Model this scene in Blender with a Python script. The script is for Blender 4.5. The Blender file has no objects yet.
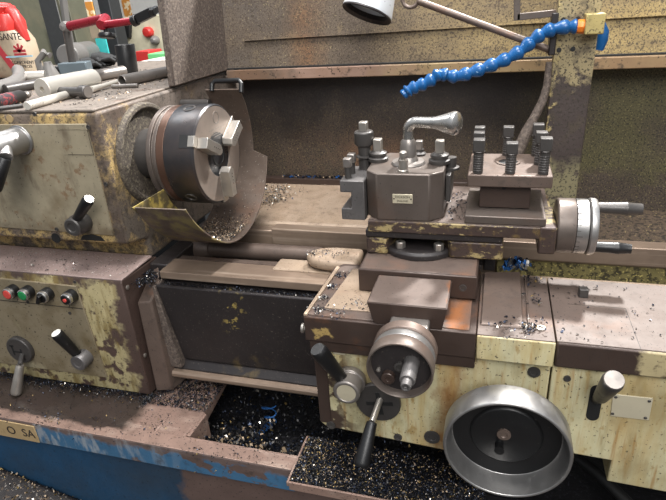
import bpy, bmesh, math, random
from mathutils import Vector, Matrix
random.seed(7)
SC = bpy.context.scene
COL = SC.collection
PI = math.pi

# ------------------------------------------------------------------ camera
R = ((0.95997584, 0.27249663, -0.0647455), (0.05880672, -0.42211181, -0.9046344), (-0.27383966, 0.86461969, -0.42124177))
F = 539.096
CAM = Vector((0.5371, -0.9703, 1.3717))
cd = bpy.data.cameras.new('camera'); cam = bpy.data.objects.new('camera', cd); COL.objects.link(cam)
m = Matrix(((R[0][0], -R[1][0], -R[2][0], CAM.x), (R[0][1], -R[1][1], -R[2][1], CAM.y), (R[0][2], -R[1][2], -R[2][2], CAM.z), (0, 0, 0, 1)))
cam.matrix_world = m
cd.sensor_width = 36; cd.lens = 36*F/666; cd.clip_start = 0.02
SC.camera = cam

def ray(u, v):
    a, b = (u-333)/F, (v-250)/F
    return Vector([R[0][k]*a+R[1][k]*b+R[2][k] for k in range(3)])
def atY(u, v, Y):
    r = ray(u, v); return CAM + r*((Y-CAM.y)/r.y)
def atZ(u, v, Z):
    r = ray(u, v); return CAM + r*((Z-CAM.z)/r.z)

# ------------------------------------------------------------------ materials
def lin(h):
    h = h.lstrip('#'); o = []
    for i in (0, 2, 4):
        s = int(h[i:i+2], 16)/255
        o.append(s/12.92 if s <= .04045 else ((s+.055)/1.055)**2.4)
    return (*o, 1)

def mat(name, base, rough=.5, metal=0., layers=(), var=.12, vscale=18, bump=0., bscale=120, spec=.5, coat=0):
    """layers: dicts color, rough, metal, scale, lo, hi, detail, stretch, box=[(axis,value,+1/-1,soft)], amp"""
    M = bpy.data.materials.new(name); M.use_nodes = True
    nt = M.node_tree; N = nt.nodes; L = nt.links
    bs = N['Principled BSDF']
    geo = N.new('ShaderNodeNewGeometry'); pos = geo.outputs['Position']
    def noise(scale, detail=4, stretch=None, rgh=.6):
        n = N.new('ShaderNodeTexNoise'); n.inputs['Scale'].default_value = scale
        n.inputs['Detail'].default_value = detail; n.inputs['Roughness'].default_value = rgh
        src = pos
        if stretch:
            v = N.new('ShaderNodeVectorMath'); v.operation = 'MULTIPLY'; L.new(pos, v.inputs[0]); v.inputs[1].default_value = stretch; src = v.outputs[0]
        L.new(src, n.inputs['Vector']); return n.outputs['Fac']
    def mr(val, a, b, c=0., d=1.):
        n = N.new('ShaderNodeMapRange'); n.inputs['From Min'].default_value = a; n.inputs['From Max'].default_value = b
        n.inputs['To Min'].default_value = c; n.inputs['To Max'].default_value = d
        L.new(val, n.inputs['Value']); return n.outputs[0]
    def mul(a, b):
        n = N.new('ShaderNodeMath'); n.operation = 'MULTIPLY'; L.new(a, n.inputs[0]); L.new(b, n.inputs[1]); return n.outputs[0]
    def mixc(f, a, b):
        n = N.new('ShaderNodeMix'); n.data_type = 'RGBA'; L.new(f, n.inputs[0])
        for s, x in ((6, a), (7, b)):
            if isinstance(x, tuple): n.inputs[s].default_value = x
            else: L.new(x, n.inputs[s])
        return n.outputs[2]
    def mixf(f, a, b):
        n = N.new('ShaderNodeMix'); n.data_type = 'FLOAT'; L.new(f, n.inputs[0])
        for s, x in ((2, a), (3, b)):
            if isinstance(x, (float, int)): n.inputs[s].default_value = x
            else: L.new(x, n.inputs[s])
        return n.outputs[0]
    col = lin(base) if isinstance(base, str) else base
    ro, me = float(rough), float(metal)
    masks = []
    for ly in layers:
        f = mr(noise(ly.get('scale', 20), ly.get('detail', 5), ly.get('stretch'), ly.get('rgh', .6)), ly.get('lo', .5), ly.get('hi', .55), 0, ly.get('alpha', 1.))
        if 'box' in ly:
            d = noise(ly.get('bs', 25), 4)
            for ax, val, sg, soft in ly['box']:
                s = N.new('ShaderNodeSeparateXYZ'); L.new(pos, s.inputs[0])
                dn = mr(d, .25, .75, -ly.get('amp', .02), ly.get('amp', .02))
                ad = N.new('ShaderNodeMath'); L.new(s.outputs['XYZ'.index(ax)], ad.inputs[0]); L.new(dn, ad.inputs[1])
                f = mul(f, mr(ad.outputs[0], val-soft, val+soft, 0 if sg > 0 else 1, 1 if sg > 0 else 0))
        col = mixc(f, col, lin(ly['color']))
        if 'rough' in ly: ro = mixf(f, ro, float(ly['rough']))
        if 'metal' in ly: me = mixf(f, me, float(ly['metal']))
        masks.append((f, ly.get('h', 0)))
    if var:
        vv = mr(noise(vscale, 6), .3, .7, 1-var, 1+var)
        n = N.new('ShaderNodeMix'); n.data_type = 'RGBA'; n.blend_type = 'MULTIPLY'; n.inputs[0].default_value = 1
        if isinstance(col, tuple): n.inputs[6].default_value = col
        else: L.new(col, n.inputs[6])
        L.new(vv, n.inputs[7]); col = n.outputs[2]
        rn = mr(noise(vscale*2.3, 4), .3, .7, -.08, .08)
        ad = N.new('ShaderNodeMath'); ad.use_clamp = True
        if isinstance(ro, float): ad.inputs[0].default_value = ro
        else: L.new(ro, ad.inputs[0])
        L.new(rn, ad.inputs[1]); ro = ad.outputs[0]
    for sock, x in (('Base Color', col), ('Roughness', ro), ('Metallic', me)):
        if isinstance(x, (tuple, float)): bs.inputs[sock].default_value = x
        else: L.new(x, bs.inputs[sock])
    bs.inputs['Specular IOR Level'].default_value = spec
    if bump:
        b = N.new('ShaderNodeBump'); b.inputs['Strength'].default_value = bump; b.inputs['Distance'].default_value = .002
        h = noise(bscale, 5)
        for f, k in masks:
            if k:
                a = N.new('ShaderNodeMath'); a.operation = 'MULTIPLY_ADD'; L.new(f, a.inputs[0]); a.inputs[1].default_value = k; L.new(h, a.inputs[2]); h = a.outputs[0]
        L.new(h, b.inputs['Height']); L.new(b.outputs[0], bs.inputs['Normal'])
    return M

GR = '#2a241f'                                        # grime
def grime(scale=35, lo=.55, hi=.68, alpha=.8, **k): return dict(color=GR, rough=.7, metal=0, scale=scale, lo=lo, hi=hi, alpha=alpha, **k)
def specks(color='#3a3025', scale=260, lo=.62, hi=.66, alpha=.9, **k): return dict(color=color, rough=.7, metal=0, scale=scale, lo=lo, hi=hi, detail=2, alpha=alpha, **k)
def rust(scale=14, lo=.55, hi=.75, alpha=.7, **k): return dict(color='#7a4a26', rough=.7, metal=0, scale=scale, lo=lo, hi=hi, alpha=alpha, **k)

M = {}
M['steel'] = mat('bright_steel', '#aca69e', .36, .8, [grime(60, .62, .75, .4)], bump=.05)
M['satin'] = mat('satin_steel', '#86807b', .4, .7, [grime(50, .6, .75, .5)], bump=.05)
M['chrome'] = mat('polished_steel', '#bdbab6', .27, .95, [], var=.05)
M['alu'] = mat('turned_aluminium', '#9c9a98', .36, .85, [grime(40, .6, .75, .4), specks('#5a544e', 260, .68, .72, .5)], var=.08, bump=.02)
M['brightbar'] = mat('bright_drawn_steel', '#cfc9be', .4, .45, [grime(40, .62, .75, .3)], var=.05)
M['oxide'] = mat('black_oxide_steel', '#4c4947', .40, .45, [grime(60, .6, .7, .5)], bump=.05)
M['holder'] = mat('grey_tool_steel', '#666362', .42, .5, [grime(30, .55, .7, .6), specks('#2a2725', 240, .66, .7, .6)], bump=.05)
M['darkoil'] = mat('oily_dark_casting', '#2c2828', .45, .2, [specks('#6b6258', 300, .66, .7, .6), dict(color='#a08c4c', rough=.6, metal=0, scale=60, lo=.57, hi=.6, detail=8, box=[('X', .03, 1, .02), ('X', .07, -1, .015), ('Z', .775, 1, .015), ('Z', .85, -1, .01), ('Y', -.12, -1, .01)], amp=.02), dict(color='#6f5c33', rough=.6, metal=0, scale=30, lo=.5, hi=.7, detail=8, alpha=.6, box=[('X', .01, 1, .02), ('X', .10, -1, .03), ('Z', .70, -1, .006), ('Y', -.12, -1, .01)], amp=.012)], bump=.15)
M['black'] = mat('black_plastic', '#111112', .38, 0, [specks('#5a5650', 200, .7, .75, .5)], var=.1)
M['blackrub'] = mat('gap_shadow_black', '#161616', .6, 0)
M['bare'] = mat('worn_bare_iron', '#63554d', .45, .35, [grime(40, .56, .7, .5), rust(18, .6, .8, .4), specks('#1f1c1a', 330, .67, .7, .8)], bump=.1)
M['saddle'] = mat('saddle_iron_with_paint', '#433630', .42, .3, [dict(color='#9a8250', rough=.5, metal=0, scale=40, lo=.46, hi=.5, detail=9, box=[('X', .284, 1, .002), ('X', .316, -1, .002), ('Z', .895, 1, .002), ('Z', .912, -1, .002), ('Y', -.29, -1, .004)], amp=.010, bs=70, h=.6), grime(25, .58, .75, .4), rust(14, .58, .75, .5), specks('#2a2320', 260, .64, .68, .6)], bump=.1)
M['wingband'] = mat('wing_band', '#433630', .42, .3, [dict(color='#a89a76', rough=.45, metal=0, scale=9, lo=.1, hi=.2, box=[('X', .742, 1, .003), ('Y', -.30, -1, .003)], amp=.012, bs=40), dict(color='#6f6040', rough=.5, metal=0, scale=24, lo=.5, hi=.65, alpha=.7, detail=8, stretch=(1, 1, .3), box=[('X', .742, 1, .01)]), grime(25, .58, .75, .4), specks('#2a2320', 260, .64, .68, .6)], bump=.08)
M['bareblock'] = mat('toolpost_steel', '#5f5650', .42, .45, [dict(color='#5a4030', rough=.5, metal=.3, scale=10, lo=.5, hi=.7, alpha=.5), specks('#2a2522', 240, .66, .7, .5)], bump=.06)
M['bandbrown'] = mat('oiled_iron_band', '#433630', .4, .3, [grime(25, .58, .75, .4), specks('#2a2320', 260, .64, .68, .6)], bump=.08)
M['topiron'] = mat('oiled_flat_iron', '#594c45', .55, .1, [dict(color='#8a5328', rough=.6, scale=20, lo=.3, hi=.5, alpha=.85, detail=8, box=[('X', .487, 1, .004), ('X', .515, -1, .01), ('Y', -.225, -1, .02)], amp=.012), rust(9, .55, .8, .45), grime(30, .62, .75, .35), specks('#221e1c', 320, .66, .69, .8)], bump=.06)
M['tan'] = mat('oil_stained_plate', '#93806d', .6, .05, [dict(color='#ad9a88', rough=.4, metal=.2, scale=11, lo=.45, hi=.75, alpha=.7), rust(16, .6, .8, .4), dict(color='#75624f', rough=.5, scale=30, lo=.52, hi=.66, alpha=.6, detail=9), specks('#4a3a2c', 260, .62, .67, .7)], bump=.12)
M['way'] = mat('ground_bed_way', '#93806f', .38, .4, [dict(color='#5d4c44', rough=.4, metal=.3, scale=7, lo=.4, hi=.7, alpha=.6, stretch=(.25, 1, 1)), dict(color='#c9b6a5', rough=.3, metal=.4, scale=60, lo=.55, hi=.7, alpha=.5, stretch=(.04, 1, 1))], bump=.03)
M['cream'] = mat('stained_cream_paint', '#c0b996', .42, 0, [
    dict(color='#b08a48', rough=.5, scale=26, lo=.5, hi=.7, alpha=.6, stretch=(1, 1, .16), detail=7),
    dict(color='#8a7850', rough=.5, scale=48, lo=.5, hi=.66, alpha=.6, stretch=(1, 1, .22), detail=7),
    dict(color='#9a7038', rough=.5, scale=110, lo=.55, hi=.68, alpha=.7, stretch=(1, 1, .07), detail=5),
    dict(color='#b29a5c', rough=.5, scale=60, lo=.5, hi=.65, alpha=.35, stretch=(1, 1, .14), detail=5),
    dict(color='#97783f', rough=.5, scale=90, lo=.6, hi=.7, alpha=.7, stretch=(1, 1, .5)),
    specks('#3a3025', 210, .645, .68, .85),
    dict(color='#7d7250', rough=.5, scale=12, lo=.42, hi=.6, alpha=.75, detail=8, box=[('X', .42, -1, .06)], amp=.05),
    dict(color='#4a3c33', rough=.5, metal=.3, scale=34, lo=.46, hi=.49, detail=9, box=[('X', .335, -1, .03)], amp=.04, h=-.8),
    dict(color='#80562a', rough=.5, scale=20, lo=.38, hi=.6, alpha=.9, detail=8, stretch=(1, 1, .3), box=[('X', .475, 1, .018), ('X', .53, -1, .014)], amp=.025),
    dict(color='#6b4a28', rough=.5, scale=20, lo=.5, hi=.62, alpha=.8, detail=8, stretch=(1, 1, .2), box=[('X', .48, 1, .01), ('X', .51, -1, .01)], amp=.02),
    dict(color='#7c6c48', rough=.5, scale=9, lo=.42, hi=.6, alpha=.65, detail=9, box=[('X', .73, 1, .03)], amp=.02)], bump=.15)
M['yellowpost'] = mat('flaking_yellow_on_iron', '#473a35', .45, .3, [dict(color='#96855c', rough=.55, metal=0, scale=34, lo=.50, hi=.525, detail=9, rgh=.7, stretch=(.55, 1, 1.3), h=.8), dict(color='#6b5734', rough=.5, metal=0, scale=60, lo=.54, hi=.64, alpha=.8), specks('#241f1b', 240, .60, .65, .7)], bump=.2)
M['headyellow'] = mat('headstock_yellow_paint', '#a58c5c', .6, 0, [
    dict(color='#62564c', rough=.6, metal=.1, scale=22, lo=.47, hi=.55, detail=9, rgh=.75, h=-.7),
    dict(color='#5d5047', rough=.5, metal=.2, scale=8, lo=.3, hi=.4, detail=8, box=[('Z', 1.188, 1, .012), ('X', -.175, 1, .01)], amp=.025),
    dict(color='#625850', rough=.7, metal=.1, scale=6, lo=.3, hi=.4, detail=8, box=[('Y', .01, 1, .05)], amp=.05),
    dict(color='#5f564d', rough=.8, metal=.1, scale=10, lo=.3, hi=.45, detail=8, box=[('Z', 1.06, -1, .05), ('X', -.175, 1, .01)], amp=.05),
    dict(color='#4c4038', rough=.6, scale=20, lo=.3, hi=.45, detail=8, box=[('X', -.192, 1, .004), ('Y', -.127, -1, .004)], amp=.006),
    grime(60, .52, .66, .7), specks('#3a3025', 260, .58, .63, .8)], bump=.3)
M['hspanel'] = mat('grubby_grey_panel', '#958b75', .5, .1, [dict(color='#57493a', rough=.6, scale=30, lo=.55, hi=.72, alpha=.7, detail=9, stretch=(1, 1, .35)), dict(color='#4f4234', rough=.6, scale=20, lo=.35, hi=.6, alpha=.75, detail=9, box=[('Z', .985, -1, .01)], amp=.02), dict(color='#5f5442', rough=.6, scale=16, lo=.4, hi=.65, alpha=.6, detail=8, box=[('X', -.30, -1, .05), ('Z', 1.15, -1, .04)], amp=.05), dict(color='#6f6048', rough=.6, scale=14, lo=.5, hi=.72, alpha=.75), dict(color='#6e4a2c', rough=.6, scale=42, lo=.6, hi=.68, alpha=.6), specks('#3a3025', 150, .66, .7, .7)], bump=.08)
M['gbpanel'] = mat('oily_khaki_panel', '#7d725d', .5, 0, [dict(color='#54472e', rough=.55, scale=18, lo=.45, hi=.7, alpha=.85), dict(color='#a29a80', rough=.5, scale=9, lo=.6, hi=.7, alpha=.6), specks('#2a231b', 160, .64, .68, .8)], bump=.1)
M['gearbox'] = mat('gearbox_paint', '#4c3d37', .45, .25, [
    dict(color='#958a67', rough=.5, metal=0, scale=24, lo=.38, hi=.42, detail=9, h=.8, box=[('X', -.193, -1, .012), ('Z', .875, -1, .012), ('Y', -.172, -1, .004)], amp=.035),
    dict(color='#64532c', rough=.5, metal=0, scale=44, lo=.48, hi=.62, alpha=.85, detail=8, stretch=(1, 1, .22), box=[('X', -.19, -1, .01), ('Y', -.172, -1, .004)]),
    specks('#2a231b', 180, .63, .67, .7)], bump=.25)
M['slopetop'] = mat('gearbox_lid', '#98857f', .5, .2, [dict(color='#5a4c48', rough=.5, scale=9, lo=.45, hi=.65, alpha=.6), specks('#e4ddd6', 300, .66, .7, .6), specks('#221d1c', 240, .66, .7, .7)], bump=.06)
M['hstop'] = mat('headstock_lid', '#6f655c', .6, .1, [grime(22, .55, .72, .6), specks('#3a332d', 140, .58, .66, .7), rust(12, .6, .8, .3)], bump=.15)
M['rough'] = mat('rough_grey_casting', '#574c45', .75, .1, [dict(color='#7c7065', rough=.8, scale=150, lo=.5, hi=.6, alpha=.6), specks('#2c2622', 220, .58, .64, .8)], bump=.6, bscale=160)
M['flange'] = mat('grimy_flange', '#4d453d', .75, .1, [dict(color='#7d7462', rough=.8, scale=170, lo=.5, hi=.6, alpha=.6), specks('#231e19', 240, .56, .62, .8)], bump=.6, bscale=160)
M['splash'] = mat('splash_upper_paint', '#a08a5a', .5, 0, [
    dict(color='#5b5047', rough=.55, scale=5, lo=.2, hi=.48, detail=9, rgh=.7, alpha=.92, box=[('X', .46, -1, .22)], amp=.15, bs=5),
    dict(color='#57504a', rough=.6, scale=6, lo=.3, hi=.5, detail=9, alpha=.85, box=[('X', .0, -1, .12)], amp=.1, bs=9),
    dict(color='#7a5636', rough=.5, scale=5, lo=.2, hi=.5, alpha=.75, box=[('X', .035, 1, .03), ('X', .095, -1, .04)], amp=.02),
    dict(color='#55493f', rough=.6, scale=8, lo=.44, hi=.68, detail=10, rgh=.75, alpha=.75, stretch=(.35, 1, 1.6)),
    specks('#463b31', 230, .52, .60, .8), specks('#2a221c', 330, .60, .65, .9), specks('#cbb98a', 300, .66, .71, .55)], bump=.3)
M['splashlow'] = mat('splash_lower_grime_and_shade', '#453b33', .5, 0, [
    dict(color='#6b4e3b', rough=.5, scale=5, lo=.35, hi=.55, detail=8, alpha=.8, box=[('X', .0, 1, .05), ('X', .34, -1, .06), ('Z', 1.03, -1, .05)]),
    dict(color='#504c2d', rough=.6, scale=6, lo=.3, hi=.5, detail=8, alpha=.75, box=[('X', .62, 1, .05), ('Z', .93, 1, .02)], amp=.04),
    specks('#857a52', 260, .58, .65, .55), specks('#1c1815', 240, .54, .62, .8),
    dict(color='#211e1f', rough=.45, scale=5, lo=.25, hi=.45, detail=8, alpha=.85, box=[('Z', 1.06, 1, .07), ('X', .66, -1, .1)], amp=.05, bs=8)], bump=.4)  # last layer paints the ledge's shadow over the grimy upper part
M['ledge'] = mat('splash_ledge_paint', '#98835f', .5, .1, [dict(color='#93796a', rough=.5, scale=6, lo=.2, hi=.4, box=[('X', .3, -1, .08)], amp=.05), dict(color='#5e544a', rough=.7, scale=6, lo=.2, hi=.4, box=[('X', .02, -1, .03)], amp=.04), dict(color='#7d5d46', rough=.5, scale=6, lo=.4, hi=.6, alpha=.6), grime(45, .58, .68, .7), specks('#2d241d', 130, .64, .68, .8)], bump=.15)
M['column'] = mat('scraped_column_paint', '#443b38', .5, .2, [
    dict(color='#948664', rough=.6, metal=0, scale=16, lo=.25, hi=.35, box=[('Z', 1.2, 1, .012)], amp=.045, bs=45, h=.7), dict(color='#4a4136', rough=.6, scale=30, lo=.52, hi=.62, alpha=.7, detail=9),
    dict(color='#a39265', rough=.6, metal=0, scale=60, lo=.5, hi=.54, box=[('X', .648, -1, .004)], h=.7),
    dict(color='#746d52', rough=.6, metal=0, scale=30, lo=.38, hi=.46, box=[('Z', 1.03, -1, .02)], amp=.03), specks('#2e2822', 200, .55, .6, .85), specks('#77706a', 300, .68, .72, .6)], bump=.35)
M['ochre'] = mat('ochre_paint', '#a3935e', .55, 0, [grime(40, .6, .7, .6), specks('#38301f', 150, .58, .63, .8)], bump=.2)
M['rear'] = mat('rear_bed_moss', '#665d38', .6, 0, [specks('#2a2412', 90, .5, .58, .9), dict(color='#a5975a', rough=.6, scale=160, lo=.58, hi=.62, alpha=.8)], bump=.4)
M['troughbrown'] = mat('trough_grime', '#4c3f33', .6, 0, [specks('#1e1913', 120, .5, .58, .8), specks('#8a7a55', 180, .64, .68, .7)], bump=.4)
M['panrust'] = mat('pan_bare_iron', '#8d7468', .5, .2, [dict(color='#262220', rough=.35, metal=0, scale=8, lo=.1, hi=.2, detail=8, alpha=.0), dict(color='#4c3b34', rough=.55, scale=10, lo=.5, hi=.7, alpha=.6), dict(color='#b6a294', rough=.5, scale=20, lo=.55, hi=.7, alpha=.6, stretch=(.4, 1, 1)), dict(color='#1d1a19', rough=.3, metal=0, scale=8, lo=.1, hi=.2, detail=8, alpha=.9, box=[('X', -.15, -1, .015), ('Y', -.291, 1, .004)], amp=.012, bs=18), specks('#1f1b1a', 260, .62, .66, .8)], bump=.1)  # near-black boxed layer paints the gearbox and headstock shadow onto the deck
M['panblue'] = mat('flaking_blue_paint', '#38607f', .5, 0, [
    dict(color='#61504a', rough=.5, metal=.2, scale=22, lo=.53, hi=.55, detail=9, stretch=(.6, 1, 1), box=[('X', -.25, 1, .1)], amp=.05, h=-.8),
    dict(color='#6a5a55', rough=.5, metal=.2, scale=9, lo=.25, hi=.4, box=[('Z', .586, 1, .004)], amp=.010, h=-.8),
    dict(color='#93979a', rough=.5, scale=26, lo=.5, hi=.6, alpha=.7, stretch=(1.6, 1, .5), box=[('X', -.1, -1, .1)]),
    grime(30, .56, .7, .7)], bump=.2)
M['blue'] = mat('deep_blue_paint', '#17405f', .55, 0, [dict(color='#27323c', rough=.6, scale=4, lo=.4, hi=.7, alpha=.8), dict(color='#5b4a44', rough=.5, scale=5, lo=.3, hi=.4, box=[('X', -.045, 1, .01)], amp=.02), specks('#101418', 160, .62, .68, .6)], bump=.15)
M['sump'] = mat('oily_sump', '#0d0d10', .5, .1, [specks('#3c3a44', 180, .6, .66, .6)], bump=.6, bscale=90)
M['sumpdirt'] = mat('gritty_dirt', '#262120', .6, .05, [specks('#8d857c', 130, .62, .67, .8), specks('#5b4a38', 90, .6, .66, .7)], bump=.6, bscale=90)
M['floor'] = mat('shop_floor', '#2f2a27', .6, 0, [specks('#8b8580', 90, .64, .68, .8), grime(8, .45, .6, .7)], bump=.2)
M['chuck'] = mat('ground_chuck_steel', '#3f4145', .33, .75, [dict(color='#8a6f5c', rough=.35, metal=.7, scale=5, lo=.5, hi=.75, alpha=.4), grime(45, .64, .75, .5)], var=.08)
M['chuckface'] = mat('chuck_face', '#8d8178', .42, .45, [dict(color='#86776c', rough=.4, metal=.5, scale=14, lo=.45, hi=.7, alpha=.5), specks('#4a423c', 240, .7, .73, .6)], bump=.04)
M['copper'] = mat('brown_chuck_band', '#5f473b', .38, .6, [])
M['guard'] = mat('bare_guard_sheet', '#63564d', .42, .4, [grime(30, .58, .72, .5), rust(10, .55, .75, .4), specks('#b8b0a8', 260, .68, .72, .5), dict(color='#807449', rough=.55, metal=0, scale=26, lo=.46, hi=.56, detail=9, alpha=.85, box=[('Y', -.1, -1, .03), ('Z', 1.06, -1, .01)], amp=.03)], bump=.15)
M['yellow'] = mat('bright_yellow_paint', '#978544', .55, 0, [grime(50, .38, .54, .85, detail=9), dict(color='#b8a545', rough=.5, scale=70, lo=.62, hi=.68)], bump=.2)
M['hoseblue'] = mat('blue_hose_plastic', '#134f85', .3, 0, [specks('#a8c4d8', 160, .68, .72, .6)], var=.06)
M['orange'] = mat('orange_plastic', '#e07a26', .4, 0, var=.05)
M['red'] = mat('red_plastic', '#b32b26', .4, 0, [specks('#f0b0a8', 120, .7, .75, .5)], var=.06)
M['redgrip'] = mat('red_anodised', '#8c1c2a', .3, .4, var=.06)
M['redbtn'] = mat('red_button', '#c2473f', .4, 0, var=.05)
M['greenbtn'] = mat('green_button', '#1f7a45', .4, 0, var=.05)
M['printband'] = mat('faded_red_print', '#4e4246', .45, 0, [dict(color='#a04a4c', rough=.45, scale=120, lo=.5, hi=.55)])
M['white'] = mat('white_paint', '#d8d5ce', .5, 0, [dict(color='#a8a49a', scale=12, lo=.55, hi=.7, alpha=.5)], var=.05)
M['lamp'] = mat('silver_lamp_enamel', '#cdd0d3', .38, .25, [specks('#6b6a68', 120, .68, .72, .6)], var=.05)
M['plate'] = mat('riveted_plate', '#c0b79f', .4, .3, [rust(20, .6, .75, .5), grime(60, .62, .72, .4)], var=.08)
M['brassplate'] = mat('brass_name_plate', '#b39a72', .45, .2, [grime(40, .58, .7, .5)], var=.12)
M['ink'] = mat('engraved_ink', '#2b2520', .6, 0, var=.1)
M['label'] = mat('cream_label_paper', '#978873', .55, 0, [grime(30, .56, .7, .6), dict(color='#8c6a58', rough=.6, scale=16, lo=.56, hi=.7, alpha=.5)], var=.1)
M['maroon'] = mat('maroon_print', '#a03038', .5, 0)
M['labelblue'] = mat('pale_blue_print', '#8fb3c4', .5, 0)
M['grey'] = mat('grey_paint', '#6c6966', .45, .1, var=.06)
M['magblue'] = mat('blue_grey_paint', '#59646a', .45, .2, var=.06)
M['greenmetal'] = mat('green_grey_cabinet', '#59594a', .5, .1, [dict(color='#6d6652', scale=7, lo=.5, hi=.7, alpha=.6)], bump=.05)
M['darkgap'] = mat('dark_cabinet', '#26282a', .6, 0)
M['cab'] = mat('cream_cabinet', '#c9c2a8', .5, 0, [dict(color='#a79e84', scale=6, lo=.5, hi=.7, alpha=.5)])
M['cyan'] = mat('cyan_print', '#3fb6b4', .5, 0)
M['orangeprint'] = mat('amber_print', '#d08a3a', .5, 0, [dict(color='#f0dab0', scale=22, lo=.5, hi=.55)])
M['greenplas'] = mat('green_plastic', '#6fc07a', .45, 0, var=.05)
M['chipA'] = mat('blue_steel_chip', '#1d2433', .3, .7, var=0)
M['chipB'] = mat('dark_chip', '#1b1a1b', .4, .5, var=0)
M['chipC'] = mat('bright_chip', '#b9b4ac', .3, .8, var=0)
M['chipD'] = mat('straw_chip', '#8a7448', .4, .6, var=0)
M['chipE'] = mat('vivid_blue_chip', '#2f5e98', .3, .6, var=0)
M['chipF'] = mat('tan_chip', '#a08b72', .5, .3, var=0)

# ------------------------------------------------------------------ mesh helpers
def frame(axis):
    a = Vector(axis).normalized()
    u = a.orthogonal().normalized() if abs(a.z) < .99 else Vector((1, 0, 0))
    if abs(a.z) < .99: u = a.cross(Vector((0, 0, 1))).normalized()
    return a, u, a.cross(u).normalized()

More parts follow.
